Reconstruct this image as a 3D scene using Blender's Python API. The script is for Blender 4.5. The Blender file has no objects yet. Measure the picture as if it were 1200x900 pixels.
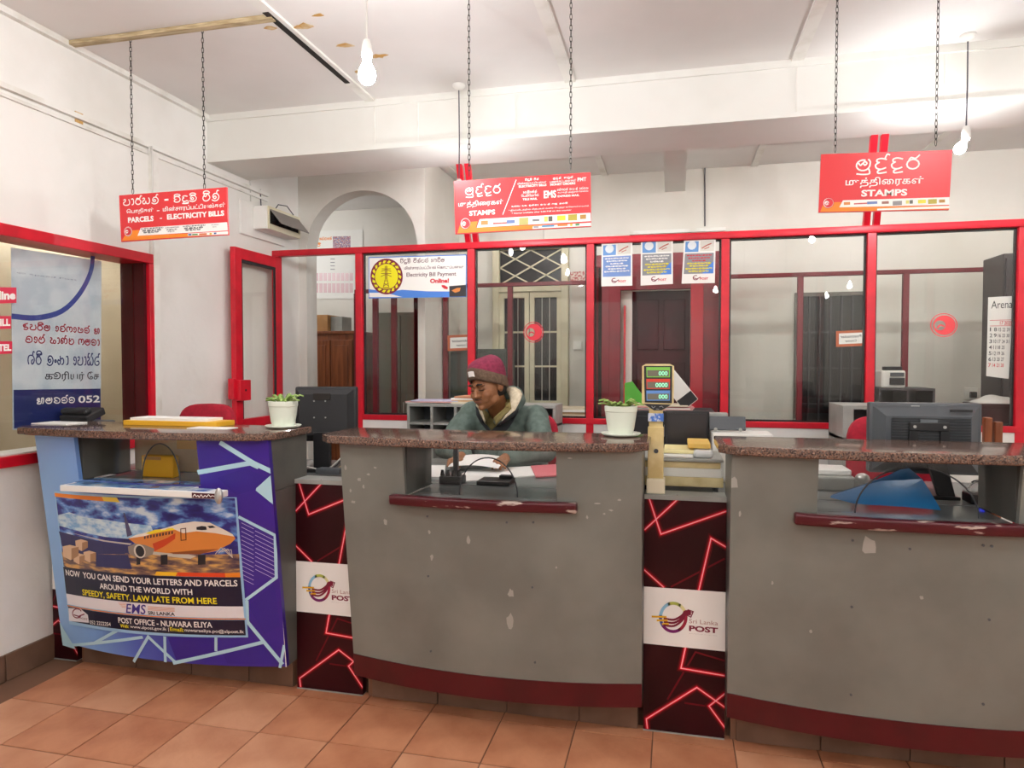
import bpy, bmesh, math, random
from mathutils import Vector, Matrix, noise
random.seed(7)
SC = bpy.context.scene
COL = SC.collection
# ---------------------------------------------------------------- camera
FPX, CAMH, YAW, PITCH = 802.0, 1.44, math.radians(13.3), math.radians(-1.7)
cam_d = bpy.data.cameras.new('camera'); cam = bpy.data.objects.new('camera', cam_d); COL.objects.link(cam)
cam_d.sensor_fit = 'HORIZONTAL'; cam_d.sensor_width = 36.0; cam_d.lens = FPX / 1200 * 36.0
cam_d.clip_start = 0.05; cam_d.clip_end = 60
CF = Vector((-math.sin(YAW) * math.cos(PITCH), math.cos(YAW) * math.cos(PITCH), math.sin(PITCH)))
CR = Vector((math.cos(YAW), math.sin(YAW), 0)); CU = CR.cross(CF); CC = Vector((0, 0, CAMH))
_m = Matrix((CR, CU, -CF)).transposed().to_4x4(); _m.translation = CC
cam.matrix_world = _m
SC.camera = cam
# ---------------------------------------------------------------- world, exposure
w = bpy.data.worlds.new('world'); SC.world = w; w.use_nodes = True
w.node_tree.nodes['Background'].inputs[0].default_value = (0.9, 0.93, 1, 1)
w.node_tree.nodes['Background'].inputs[1].default_value = 0.3
SC.view_settings.view_transform = 'Standard'; SC.view_settings.look = 'None'
SC.view_settings.exposure = 0.0; SC.view_settings.gamma = 1.0; SC.view_settings.use_curve_mapping = False
BULB_W, BACK_W = 17.5, 17.0            # watts of the hanging bulbs / of the added fill tubes behind the beam

# ---------------------------------------------------------------- pixel helpers (1200 x 900 frame)
def ray(x, y): return CF + CR * ((x - 600) / FPX) + CU * ((450 - y) / FPX)
def on(x, y, ax, val):
    d = ray(x, y); i = 'xyz'.index(ax); return CC + d * ((val - CC[i]) / d[i])
# ---------------------------------------------------------------- materials
def lin(c):
    c = c.lstrip('#'); out = []
    for i in (0, 2, 4):
        v = int(c[i:i + 2], 16) / 255; out.append(v / 12.92 if v <= .04045 else ((v + .055) / 1.055) ** 2.4)
    return out + [1.0]
MATS = {}
def mat(name, c, rough=.5, metal=0.0, c2=None, scale=8.0, bump=0.0, detail=4.0, stretch=None, lo=.4, hi=.6, emit=0.0, spec=.5, coat=0.0, bscale=None):
    if name in MATS: return MATS[name]
    m = bpy.data.materials.new(name); MATS[name] = m; m.use_nodes = True
    nt = m.node_tree; b = nt.nodes['Principled BSDF']
    b.inputs['Base Color'].default_value = lin(c); b.inputs['Roughness'].default_value = rough
    b.inputs['Metallic'].default_value = metal; b.inputs['Specular IOR Level'].default_value = spec
    b.inputs['Coat Weight'].default_value = coat
    if emit: b.inputs['Emission Color'].default_value = lin(c); b.inputs['Emission Strength'].default_value = emit
    if c2 or bump:
        tc = nt.nodes.new('ShaderNodeTexCoord'); mp = nt.nodes.new('ShaderNodeMapping')
        nt.links.new(tc.outputs['Object'], mp.inputs['Vector'])
        if stretch: mp.inputs['Scale'].default_value = stretch
        n = nt.nodes.new('ShaderNodeTexNoise'); n.inputs['Scale'].default_value = scale; n.inputs['Detail'].default_value = detail
        nt.links.new(mp.outputs[0], n.inputs['Vector'])
        if c2:
            r = nt.nodes.new('ShaderNodeValToRGB'); e = r.color_ramp.elements
            e[0].position = lo; e[1].position = hi; e[0].color = lin(c2); e[1].color = lin(c)
            nt.links.new(n.outputs['Fac'], r.inputs[0]); nt.links.new(r.outputs[0], b.inputs['Base Color'])
        if bump:
            bp = nt.nodes.new('ShaderNodeBump'); bp.inputs['Strength'].default_value = bump; bp.inputs['Distance'].default_value = .01
            src = n
            if bscale:
                src = nt.nodes.new('ShaderNodeTexNoise'); src.inputs['Scale'].default_value = bscale; nt.links.new(mp.outputs[0], src.inputs['Vector'])
            nt.links.new(src.outputs['Fac'], bp.inputs['Height']); nt.links.new(bp.outputs[0], b.inputs['Normal'])
    return m
def glass(name, tint=(1, 1, 1), ior=1.45, rough=.01, boost=0.0, gl=1.0):
    m = bpy.data.materials.new(name); MATS[name] = m; m.use_nodes = True; nt = m.node_tree; nt.nodes.clear()
    o = nt.nodes.new('ShaderNodeOutputMaterial'); mx = nt.nodes.new('ShaderNodeMixShader')
    t = nt.nodes.new('ShaderNodeBsdfTransparent'); t.inputs[0].default_value = (*tint, 1)
    g = nt.nodes.new('ShaderNodeBsdfGlossy'); g.inputs['Roughness'].default_value = rough; g.inputs[0].default_value = (gl, gl, gl, 1)
    # Schlick reflectance from the angle between normal and view, the same on both faces of the pane
    ge = nt.nodes.new('ShaderNodeNewGeometry'); dt = nt.nodes.new('ShaderNodeVectorMath'); dt.operation = 'DOT_PRODUCT'
    nt.links.new(ge.outputs['Normal'], dt.inputs[0]); nt.links.new(ge.outputs['Incoming'], dt.inputs[1])
    def mth(op, a, b):
        n = nt.nodes.new('ShaderNodeMath'); n.operation = op; n.use_clamp = op == 'ADD'
        for i, v in enumerate((a, b)):
            if isinstance(v, float): n.inputs[i].default_value = v
            elif v is not None: nt.links.new(v, n.inputs[i])
        return n.outputs[0]
    r0 = ((ior - 1) / (ior + 1)) ** 2 + boost
    c = mth('ABSOLUTE', dt.outputs['Value'], None); k = mth('POWER', mth('SUBTRACT', 1.0, c), 5.0)
    nt.links.new(mth('ADD', mth('MULTIPLY', k, 1 - r0), r0), mx.inputs[0])
    nt.links.new(t.outputs[0], mx.inputs[1]); nt.links.new(g.outputs[0], mx.inputs[2]); nt.links.new(mx.outputs[0], o.inputs[0])
    return m
def ramp_mat(name, stops, scale, rough=.3, tex='noise', detail=6, stretch=None, bump=0):
    m = bpy.data.materials.new(name); MATS[name] = m; m.use_nodes = True; nt = m.node_tree; b = nt.nodes['Principled BSDF']
    tc = nt.nodes.new('ShaderNodeTexCoord'); mp = nt.nodes.new('ShaderNodeMapping'); nt.links.new(tc.outputs['Object'], mp.inputs[0])
    if stretch: mp.inputs['Scale'].default_value = stretch
    n = nt.nodes.new('ShaderNodeTexNoise' if tex == 'noise' else 'ShaderNodeTexVoronoi'); n.inputs['Scale'].default_value = scale
    if tex == 'noise': n.inputs['Detail'].default_value = detail
    nt.links.new(mp.outputs[0], n.inputs['Vector'])
    r = nt.nodes.new('ShaderNodeValToRGB'); e = r.color_ramp.elements
    while len(e) < len(stops): e.new(.5)
    for k, (p, c) in enumerate(stops): e[k].position = p; e[k].color = lin(c)
    src = n.outputs['Fac'] if tex == 'noise' else n.outputs['Color']
    nt.links.new(src, r.inputs[0]); nt.links.new(r.outputs[0], b.inputs['Base Color']); b.inputs['Roughness'].default_value = rough
    if bump:
        bp = nt.nodes.new('ShaderNodeBump'); bp.inputs['Strength'].default_value = bump; bp.inputs['Distance'].default_value = .01
        nt.links.new(n.outputs[0], bp.inputs['Height']); nt.links.new(bp.outputs[0], b.inputs['Normal'])
    return m
# ---------------------------------------------------------------- object helpers
def wm(o):
    m = o.matrix_parent_inverse @ o.matrix_basis if o.parent else o.matrix_basis.copy()
    return wm(o.parent) @ m if o.parent else m
def tag(o, label=None, cat=None, group=None, kind=None):
    if label: o['label'] = label
    if cat: o['category'] = cat
    if group: o['group'] = group
    if kind: o['kind'] = kind
    return o
def thing(name, label, cat, loc=(0, 0, 0), rz=0.0, group=None, kind=None):
    o = bpy.data.objects.new(name, None); COL.objects.link(o); o.location = loc; o.rotation_euler = (0, 0, rz); o.empty_display_size = .05
    o.matrix_basis = Matrix.Translation(Vector(loc)) @ Matrix.Rotation(rz, 4, 'Z')
    return tag(o, label, cat, group, kind)
def link(name, me, m=None, parent=None, local=False):
    o = bpy.data.objects.new(name, me); COL.objects.link(o)
    if m is not None and not me.materials: me.materials.append(m)
    if parent:
        o.parent = parent
        if not local: o.matrix_parent_inverse = wm(parent).inverted()
    return o
def copy_tree(o, parent=None):
    c = o.copy(); COL.objects.link(c)
    if parent: c.parent = parent; c.matrix_parent_inverse = o.matrix_parent_inverse.copy()
    for ch in [x for x in o.children]: copy_tree(ch, c)
    return c

class MB:
    """collects vertices and faces; build() links them as one mesh object"""
    def __init__(s): s.v = []; s.f = []; s.smooth = False
    def add(s, vs, fs):
        n = len(s.v); s.v += [tuple(v) for v in vs]; s.f += [tuple(i + n for i in f) for f in fs]; return s
    def box(s, x0, x1, y0, y1, z0, z1, M=None, bev=0.0):
        if bev:
            bm = bmesh.new(); bmesh.ops.create_cube(bm, size=1)
            for v in bm.verts: v.co = Vector(((x0 + x1) / 2 + v.co.x * (x1 - x0), (y0 + y1) / 2 + v.co.y * (y1 - y0), (z0 + z1) / 2 + v.co.z * (z1 - z0)))
            bmesh.ops.bevel(bm, geom=list(bm.edges), offset=bev, segments=2, affect='EDGES', profile=.5)
            return s.bm(bm, M)
        vs = [Vector((x, y, z)) for z in (z0, z1) for y in (y0, y1) for x in (x0, x1)]
        if M: vs = [M @ v for v in vs]
        return s.add(vs, [(0, 2, 3, 1), (4, 5, 7, 6), (0, 1, 5, 4), (2, 6, 7, 3), (0, 4, 6, 2), (1, 3, 7, 5)])
    def bm(s, bm, M=None):
        bm.verts.index_update()
        vs = [(M @ v.co) if M else v.co.copy() for v in bm.verts]
        s.add(vs, [[v.index for v in f.verts] for f in bm.faces]); bm.free(); return s
    def prism(s, poly, a, b, axis='z', M=None):
        """poly in the plane normal to axis, extruded from a to b"""
        n = len(poly)
        def P(p, t):
            v = {'z': (p[0], p[1], t), 'y': (p[0], t, p[1]), 'x': (t, p[0], p[1])}[axis]; v = Vector(v); return M @ v if M else v
        vs = [P(p, a) for p in poly] + [P(p, b) for p in poly]
        return s.add(vs, [tuple(range(n))[::-1], tuple(range(n, 2 * n))] + [(i, (i + 1) % n, n + (i + 1) % n, n + i) for i in range(n)])
    def tube(s, pts, r, n=8, cap=True):
        pts = [Vector(p) for p in pts]; rs = r if isinstance(r, (list, tuple)) else [r] * len(pts); base = len(s.v); up = None
        for i, p in enumerate(pts):
            t = (pts[min(i + 1, len(pts) - 1)] - pts[max(i - 1, 0)]).normalized()
            if up is None: up = Vector((0, 0, 1)) if abs(t.z) < .9 else Vector((1, 0, 0))
            a = t.cross(up).normalized(); b = a.cross(t).normalized(); up = b
            for k in range(n):
                an = 2 * math.pi * k / n; s.v.append(tuple(p + (a * math.cos(an) + b * math.sin(an)) * rs[i]))
        for i in range(len(pts) - 1):
            for k in range(n):
                s.f.append((base + i * n + k, base + i * n + (k + 1) % n, base + (i + 1) * n + (k + 1) % n, base + (i + 1) * n + k))
        if cap: s.f.append(tuple(base + k for k in range(n))[::-1]); s.f.append(tuple(base + (len(pts) - 1) * n + k for k in range(n)))
        return s
    def lathe(s, prof, c=(0, 0, 0), n=24, M=None, wob=None):
        base = len(s.v)
        for i, (r, z) in enumerate(prof):
            for k in range(n):
                an = 2 * math.pi * k / n; rr = r * (wob(k, i) if wob else 1)
                v = Vector((rr * math.cos(an), rr * math.sin(an), z)); v = M @ v if M else v
                s.v.append(tuple(v + Vector(c)))
        for i in range(len(prof) - 1):
            for k in range(n): s.f.append((base + i * n + k, base + i * n + (k + 1) % n, base + (i + 1) * n + (k + 1) % n, base + (i + 1) * n + k))
        s.f.append(tuple(base + k for k in range(n))[::-1]); s.f.append(tuple(base + (len(prof) - 1) * n + k for k in range(n)))
        return s
    def ell(s, c, r, nu=16, nv=10, M=None):
        pr = [(math.sin(math.pi * (i + .02) / (nv + .04)), -math.cos(math.pi * (i + .02) / (nv + .04))) for i in range(nv + 1)]
        base = len(s.v)
        for rr, z in pr:
            for k in range(nu):
                an = 2 * math.pi * k / nu; v = Vector((rr * math.cos(an) * r[0], rr * math.sin(an) * r[1], z * r[2]))
                if M: v = M @ v
                s.v.append(tuple(v + Vector(c)))
        for i in range(nv):
            for k in range(nu): s.f.append((base + i * nu + k, base + i * nu + (k + 1) % nu, base + (i + 1) * nu + (k + 1) % nu, base + (i + 1) * nu + k))
        s.f.append(tuple(base + k for k in range(nu))[::-1]); s.f.append(tuple(base + nv * nu + k for k in range(nu)))
        return s
    def mesh(s, name, m=None):
        me = bpy.data.meshes.new(name); me.from_pydata(s.v, [], s.f); me.update()
        if s.smooth:
            me.polygons.foreach_set('use_smooth', [True] * len(me.polygons))
        if m: me.materials.append(m)
        return me
    def build(s, name, m, parent=None, local=False): return link(name, s.mesh(name, m), m, parent, local)
def sm(mb): mb.smooth = True; return mb
def autosmooth(o, ang=40):
    me = o.data; me.polygons.foreach_set('use_smooth', [True] * len(me.polygons))
    bm = bmesh.new(); bm.from_mesh(me); th = math.radians(ang)
    for e in bm.edges:
        if len(e.link_faces) == 2 and e.calc_face_angle(0) > th: e.smooth = False
    bm.to_mesh(me); bm.free(); return o

# ---------------------------------------------------------------- flat print: 2D shapes laid on a surface
class Quad:
    """planar patch from four corners (tl, tr, bl, br); u,v in 0..1, v measured DOWN from the top"""
    def __init__(s, tl, tr, bl, br):
        s.c = [Vector(p) for p in (tl, tr, bl, br)]
        s.n = (s.c[1] - s.c[0]).cross(s.c[2] - s.c[0]).normalized() * -1
        if s.n.dot(CC - s.c[0]) < 0: s.n.negate()
        s.w = (s.c[1] - s.c[0]).length; s.h = (s.c[2] - s.c[0]).length; s.strips = 1
    def P(s, u, v, off=0.0):
        a = s.c[0].lerp(s.c[1], u); b = s.c[2].lerp(s.c[3], u); return a.lerp(b, v) + s.n * off
def clip_u(poly, u0, u1):
    for val, keep_gt in ((u0, True), (u1, False)):
        out = []
        for i in range(len(poly)):
            a, b = poly[i], poly[(i + 1) % len(poly)]
            ia = (a[0] >= val) if keep_gt else (a[0] <= val); ib = (b[0] >= val) if keep_gt else (b[0] <= val)
            if ia: out.append(a)
            if ia != ib:
                t = (val - a[0]) / (b[0] - a[0]); out.append((val, a[1] + t * (b[1] - a[1])))
        poly = out
        if len(poly) < 3: return []
    return poly
def tess(poly):
    from mathutils.geometry import tessellate_polygon
    return [tuple(poly[i] for i in t) for t in tessellate_polygon([[Vector((p[0], p[1], 0)) for p in poly]])]
class Print:
    """one flat colour of print on a surface"""
    def __init__(s, surf, off=.001): s.s = surf; s.off = off; s.mb = MB()
    def poly(s, pts, off=None):
        off = s.off if off is None else off
        tris = tess(pts); n = s.s.strips
        for t in tris:
            if n == 1: parts = [t]
            else:
                us = [p[0] for p in t]; lo, hi = min(us), max(us); a, b = s.s.u0, s.s.u1; parts = []
                for k in range(n):
                    c0, c1 = a + (b - a) * k / n, a + (b - a) * (k + 1) / n
                    if c1 <= lo or c0 >= hi: continue
                    q = clip_u(list(t), max(c0, lo), min(c1, hi))
                    if q: parts.append(q)
            for q in parts: s.mb.add([s.s.P(u, v, off) for u, v in q], [tuple(range(len(q)))])
        return s
    def rect(s, u0, v0, u1, v1, off=None): return s.poly([(u0, v0), (u1, v0), (u1, v1), (u0, v1)], off)
    def stroke(s, pts, wd, closed=False, off=None, asp=None):
        """polyline of width wd (in units of u), asp = height/width of the patch for round strokes"""
        asp = (s.s.h / s.s.w) if asp is None else asp
        P = [Vector((p[0], p[1] * asp)) for p in pts]
        if closed: P.append(P[0])
        P = [p for i, p in enumerate(P) if i == 0 or (p - P[i - 1]).length > 1e-6]
        if len(P) < 2: return s
        loop = closed or (P[0] - P[-1]).length < 1e-5; L = []
        for i, p in enumerate(P):
            a = P[i - 1] if i else (P[-2] if loop else None); b = P[i + 1] if i < len(P) - 1 else (P[1] if loop else None)
            d1 = (p - a).normalized() if a is not None else None; d2 = (b - p).normalized() if b is not None else None
            if d1 is None: d1 = d2
            if d2 is None: d2 = d1
            n1 = Vector((-d1.y, d1.x)); n2 = Vector((-d2.y, d2.x)); m = n1 + n2
            if m.length < .3: m = n1
            m.normalize(); k = 1 / max(.45, m.dot(n1)); q = p
            if not loop and i == 0: q = p - d2 * wd * .3
            if not loop and i == len(P) - 1: q = p + d1 * wd * .3
            L.append((q - m * wd / 2 * k, q + m * wd / 2 * k))
        s.k = getattr(s, 'k', 0) + 1; o = (s.off if off is None else off) + .00004 * (s.k % 12)
        for i in range(len(L) - 1): s.poly([(p.x, p.y / asp) for p in (L[i][0], L[i + 1][0], L[i + 1][1], L[i][1])], o)
        return s
    def disc(s, u, v, r, n=24, ry=None, off=None, a0=0, a1=2 * math.pi):
        asp = s.s.h / s.s.w; ry = r / asp if ry is None else ry
        return s.poly([(u + r * math.cos(a0 + (a1 - a0) * k / n), v + ry * math.sin(a0 + (a1 - a0) * k / n)) for k in range(n)], off)
    def text(s, body, u0, v0, u1, v1, bold=0.0, off=None, shear=0.0, keep=False):
        """lettering stretched into the rectangle u0..u1, v0 (top)..v1 (bottom)"""
        off = s.off if off is None else off
        vs, fs = text_mesh(body, bold, shear)
        if not vs: return s
        x0 = min(v[0] for v in vs); x1 = max(v[0] for v in vs); y0 = min(v[1] for v in vs); y1 = max(v[1] for v in vs)
        s.mb.add([s.s.P(u0 + (x - x0) / (x1 - x0 + 1e-9) * (u1 - u0), v1 - (y - y0) / (y1 - y0 + 1e-9) * (v1 - v0), off) for x, y in vs], fs)
        return s
    def sinhala(s, body, u0, v0, u1, v1, wd=.1, off=None):
        """Sinhala lettering drawn with pen strokes, fitted in the rectangle"""
        strokes, W = sinhala_strokes(body)
        if not strokes: return s
        xs = [p[0] for st in strokes for p in st]; ys = [p[1] for st in strokes for p in st]
        x0, x1, y0, y1 = min(xs), max(xs), min(ys), max(ys)
        ku = (u1 - u0) / max(x1 - x0, 1e-6); kv = (v1 - v0) / (y1 - y0) if y1 - y0 > .01 else 0.0
        for st in strokes: s.stroke([(u0 + (x - x0) * ku, v1 - (y - y0) * kv) for x, y in st], wd * ku, off=off)
        return s
    def build(s, name, m, parent): return s.mb.build(name, m, parent)
_TC = {}
def tamil_order(t):
    """the font has no shaping: put the left-standing vowel signs before their consonant"""
    out = []
    for ch in t:
        if ch in 'ெேை' and out: out.insert(len(out) - 1, ch)
        elif ch in 'ொோ' and out: out.insert(len(out) - 1, 'ெ' if ch == 'ொ' else 'ே'); out.append('ா')
        else: out.append(ch)
    return ''.join(out)
def text_mesh(body, bold=0.0, shear=0.0):
    body = tamil_order(body); key = (body, bold, shear)
    if key in _TC: return _TC[key]
    cu = bpy.data.curves.new('lettering_curve', 'FONT'); cu.body = body; cu.size = 1; cu.offset = bold; cu.shear = shear; cu.resolution_u = 3; cu.fill_mode = 'FRONT'
    o = bpy.data.objects.new('lettering_tmp', cu); COL.objects.link(o)
    dg = bpy.context.evaluated_depsgraph_get(); me = bpy.data.meshes.new_from_object(o.evaluated_get(dg))
    vs = [(v.co.x, v.co.y) for v in me.vertices]; fs = [tuple(p.vertices) for p in me.polygons]
    bpy.data.objects.remove(o); bpy.data.curves.remove(cu); bpy.data.meshes.remove(me)
    _TC[key] = (vs, fs); return vs, fs
def arc(cx, cy, rx, ry, a0, a1, n=12): return [(cx + rx * math.cos(math.radians(a0 + (a1 - a0) * k / n)), cy + ry * math.sin(math.radians(a0 + (a1 - a0) * k / n))) for k in range(n + 1)]
def cat(pts, n=4):
    out = []; P = [pts[0]] + list(pts) + [pts[-1]]
    for i in range(1, len(P) - 2):
        p0, p1, p2, p3 = P[i - 1], P[i], P[i + 1], P[i + 2]
        for k in range(n):
            t = k / n
            out.append(tuple(.5 * (2 * p1[j] + (p2[j] - p0[j]) * t + (2 * p0[j] - 5 * p1[j] + 4 * p2[j] - p3[j]) * t * t + (3 * p1[j] - p0[j] - 3 * p2[j] + p3[j]) * t ** 3) for j in (0, 1)))
    out.append(pts[-1]); return out
# pen strokes, one unit = height of a base letter; width, strokes
GL = {
 'ම': (1.1, [arc(.5, .45, .45, .47, 75, 350), [(.95, .37), (.97, .75), (.85, .95)], [(.2, .62), (.33, .45), (.48, .62), (.62, .45), (.75, .62), (.62, .78), (.5, .65)]]),
 'ද': (.95, [[(.35, .66), (.2, .72), (.22, .92), (.5, 1), (.82, .9)], [(.35, .66), (.12, .45), (.2, .15), (.5, .05), (.8, .18)], [(.5, .05), (.28, -.1), (.35, -.3), (.85, -.22)]]),
 'ර': (.95, [arc(.45, .42, .4, .42, 0, 360), [(.15, .7), (.3, 1.0), (.6, .92), (.85, 1.2)]]),
 'ප': (1.05, [[(.08, .85), (.25, .95), (.38, .8), (.25, .55), (.06, .45), (.1, .12), (.45, 0), (.85, .1), (.97, .5), (.85, .9)]]),
 'ස': (1.2, [[(.08, .85), (.25, .95), (.38, .8), (.25, .55), (.06, .45), (.12, .08), (.4, .05), (.52, .4), (.64, .05), (.98, .08), (1.1, .5), (.98, .92)]]),
 'ල': (1.15, [[(.3, .42), (.5, .6), (.68, .42), (.5, .22), (.28, .35), (.22, .62), (.42, .92), (.8, .9), (1.05, .5), (.88, .05), (.45, -.1), (.08, .08)]]),
 'ව': (1.05, [[(.4, .5), (.2, .58), (.12, .78), (.35, .97), (.75, .92), (.97, .5), (.8, .08), (.4, 0), (.1, .2), (.25, .45), (.4, .5)]]),
 'බ': (1.1, [[(.35, .95), (.2, .75), (.45, .6), (.55, .8), (.65, .95)], [(.2, .75), (.05, .4), (.25, .03), (.7, .03), (1.02, .4), (.85, .85), (.65, .95)]]),
 'උ': (1.0, [[(.3, .6), (.45, .75), (.3, .9), (.12, .7), (.25, .4), (.6, .45), (.85, .25), (.6, 0), (.2, .05)], [(.45, .98), (.8, 1.1)]]),
 'ය': (1.1, [[(.08, .85), (.25, .95), (.35, .75), (.1, .45), (.2, .08), (.55, .02), (.9, .12), (1.0, .5), (.8, .75), (.6, .55), (.7, .35)]]),
 'ග': (1.1, [[(.15, .05), (.03, .4), (.15, .85), (.45, .95), (.58, .7), (.58, .35)], [(.58, .7), (.75, .95), (1.0, .75), (1.02, .25), (.75, .02)]]),
 'න': (1.05, [[(.3, .4), (.15, .5), (.12, .78), (.4, .97), (.8, .85), (.97, .45), (.75, .05), (.35, .02), (.1, .2)], [(.3, .4), (.5, .55), (.6, .35)]]),
 'ත': (1.05, [[(.3, .62), (.12, .72), (.2, .95), (.6, .95), (.97, .6), (.85, .1), (.45, 0), (.08, .2), (.3, .45), (.55, .35)]]),
 'භ': (1.1, [[(.1, .9), (.3, .9), (.35, .65), (.12, .45), (.2, .1), (.55, .1), (.6, .45), (.85, .55), (1.0, .3), (.85, .02), (.55, .1)]]),
 'ණ': (1.3, [[(.1, .3), (.25, .6), (.4, .3), (.25, .05), (.08, .25), (.1, .7), (.4, .97), (.62, .7), (.62, .2)], [(.62, .7), (.85, .95), (1.15, .7), (1.1, .2), (.85, .05)]]),
 'ඩ': (1.0, [[(.25, .95), (.1, .7), (.4, .6), (.12, .4), (.2, .05), (.65, 0), (.95, .35), (.8, .8), (.5, .85)]]),
 'ක': (1.3, [[(.35, .45), (.15, .55), (.05, .3), (.2, .05), (.45, .15), (.5, .55), (.45, .95)], [(.5, .55), (.8, .75), (1.05, .5), (.95, .1), (.7, .05)]]),
 'ට': (1.0, [[(.85, .95), (.4, .95), (.08, .6), (.15, .15), (.55, 0), (.9, .2), (.8, .5), (.5, .45)]]),
 'අ': (1.2, [[(.3, .6), (.45, .75), (.3, .92), (.1, .65), (.25, .45), (.5, .4), (.2, .25), (.15, .02), (.55, -.02), (.75, .4), (.75, .9)], [(.75, .9), (1.0, .95), (1.05, .4), (.9, .0)]]),
 'ඔ': (1.2, [[(.4, .55), (.2, .5), (.25, .8), (.6, .97), (1.0, .75), (1.05, .25), (.6, 0), (.15, .1), (.05, .4)], [(.4, .55), (.6, .6), (.65, .4)]]),
 'ශ': (1.1, [[(.15, .02), (.03, .4), (.15, .85), (.5, .97), (.85, .85), (1.0, .5), (.85, .1), (.6, .05), (.6, .4), (.8, .5)]]),
 'හ': (1.0, [[(.15, .9), (.4, .9), (.4, .65), (.12, .45), (.2, .08), (.6, 0), (.92, .3), (.75, .6), (.5, .5)]]),
 'ා': (.5, [[(.08, .9), (.3, .95), (.4, .6), (.36, .15), (.15, .02)]]),
 'ෙ': (.65, [[(.3, .5), (.12, .6), (.2, .9), (.5, .8), (.52, .3), (.3, 0), (.1, .2)]]),
 'ං': (.4, [arc(.2, .4, .13, .14, 0, 360, 8)]),
 ' ': (.55, []), '-': (.8, [[(.2, .45), (.6, .45)]]),
}
SGN = {'ි': [[(.15, 1.02), (.2, 1.3), (.55, 1.4), (.9, 1.28), (.92, 1.05), (.15, 1.05)]], '්': [[(.72, .95), (.85, 1.35), (1.02, 1.3)]], 'ු': [[(.9, .1), (.95, -.3), (.5, -.36), (.1, -.3)]],
       'ී': [[(.15, 1.02), (.2, 1.35), (.55, 1.45), (.9, 1.3), (.92, 1.05), (.55, 1.12), (.15, 1.05)]], 'ර්': [[(.3, 1.05), (.6, 1.35), (.9, 1.1)]], '_': [[(.2, -.1), (.5, -.3), (.9, -.12)]]}
def sinhala_strokes(body):
    seq = []
    for ch in body:                                     # left-standing vowel signs go before their consonant
        if ch in 'ෙේෝො' and seq:
            seq.insert(len(seq) - 1, 'ෙ'); seq += {'ෙ': [], 'ේ': ['්'], 'ො': ['ා'], 'ෝ': ['ා', '්']}[ch]
        else: seq.append(ch)
    out = []; x = 0.0; last = 0.0
    for ch in seq:
        if ch in SGN:
            for st in SGN[ch]: out.append([(last + px, py) for px, py in cat(st, 3)])
            continue
        if ch not in GL: x += .3; continue
        wd, sts = GL[ch]
        for st in sts: out.append([(x + px, py) for px, py in (cat(st, 3) if len(st) < 13 else st)])
        last = x; x += wd + .12
    return out, x
# ================================================================ materials
M = {}
M['wall'] = mat('wall_plaster', '#f1efea', .75, c2='#e3e0d8', scale=1.6, lo=.3, hi=.55, bump=.12, bscale=30)
M['wallb'] = mat('back_plaster', '#e9e6df', .75, c2='#dad6cc', scale=1.3, lo=.3, hi=.6, bump=.12, bscale=25)
M['beige'] = mat('beige_plaster', '#cdbfa6', .8, c2='#b9ab92', scale=1.2)
M['ceil'] = mat('ceiling_board', '#eeebe8', .7, c2='#e4e0dc', scale=1.1, lo=.3, hi=.6, bump=.05, bscale=40)
M['beam'] = mat('beam_paint', '#f1f1ec', .6, c2='#e7e6df', scale=1.2)
M['trimw'] = mat('white_trim', '#efede7', .55, c2='#d9d5ca', scale=5, lo=.3, hi=.5)
M['tile'] = mat('terracotta_tile', '#c88a66', .5, c2='#ad6d4c', scale=5.0, lo=.32, hi=.62, bump=.15, bscale=40, detail=8)
M['tile2'] = mat('terracotta_tile_pale', '#d29a77', .5, c2='#b97b59', scale=4.0, lo=.3, hi=.6, bump=.15, bscale=40, detail=8)
M['grout'] = mat('grout', '#7d5a45', .9)
M['skirt'] = mat('brown_skirting_tile', '#7a5d4b', .55, c2='#624838', scale=6, lo=.3, hi=.65)
M['red'] = mat('red_paint', '#d8142c', .35, c2='#c40f26', scale=6)
M['maroon'] = mat('maroon_paint', '#500411', .4, c2='#46030e', scale=6)
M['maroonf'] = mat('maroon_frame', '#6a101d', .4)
M['ledge'] = mat('worn_maroon_ledge', '#4c0f1a', .3, c2='#b9a89e', scale=14, lo=.37, hi=.40, stretch=(.5, 1, 2.5), detail=8)
M['grey'] = ramp_mat('grey_counter_paint', [(0.28, '#80817a'), (.45, '#797a73'), (.62, '#6f7069')], 3.0, .45, detail=10, bump=.05)
M['greyd'] = mat('grey_side_paint', '#63635d', .4, c2='#575752', scale=4)
M['scuff'] = mat('pale_scuff', '#a3a098', .7)
M['darkred'] = mat('dark_red_panel', '#33060e', .35, c2='#26040a', scale=3, spec=.25)
M['granite'] = ramp_mat('red_granite', [(.05, '#1b1615'), (.3, '#4f3b34'), (.55, '#80604f'), (.75, '#564e4a'), (.95, '#a5836f')], 240, .12, tex='vor')
M['glass'] = glass('clear_glass', (.98, .985, .975), 1.33)
M['cglass'] = glass('counter_glass', (.98, .985, .98), 1.36)
M['dglass'] = mat('dark_pane', '#121014', .3, spec=.25)
M['cream'] = mat('cream_joinery', '#e6dfc4', .5, c2='#d8d0b2', scale=4)
M['white'] = mat('white_plastic', '#eceae4', .4)
M['paper'] = mat('paper', '#efeeea', .7)
M['black'] = mat('black_plastic', '#1b1b1d', .4)
M['blackm'] = mat('black_matte', '#242426', .7)
M['dgrey'] = mat('dark_grey_plastic', '#4c5054', .45)
M['mgrey'] = mat('mid_grey_plastic', '#6b7074', .5)
M['steel'] = mat('grey_steel', '#a6a7a2', .4, c2='#94958f', scale=5)
M['alu'] = mat('aluminium', '#c3c3bf', .3, metal=.8)
M['chain'] = mat('dark_chain', '#4a4642', .45, metal=.6)
M['cord'] = mat('cord_grey', '#55525a', .6)
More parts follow.
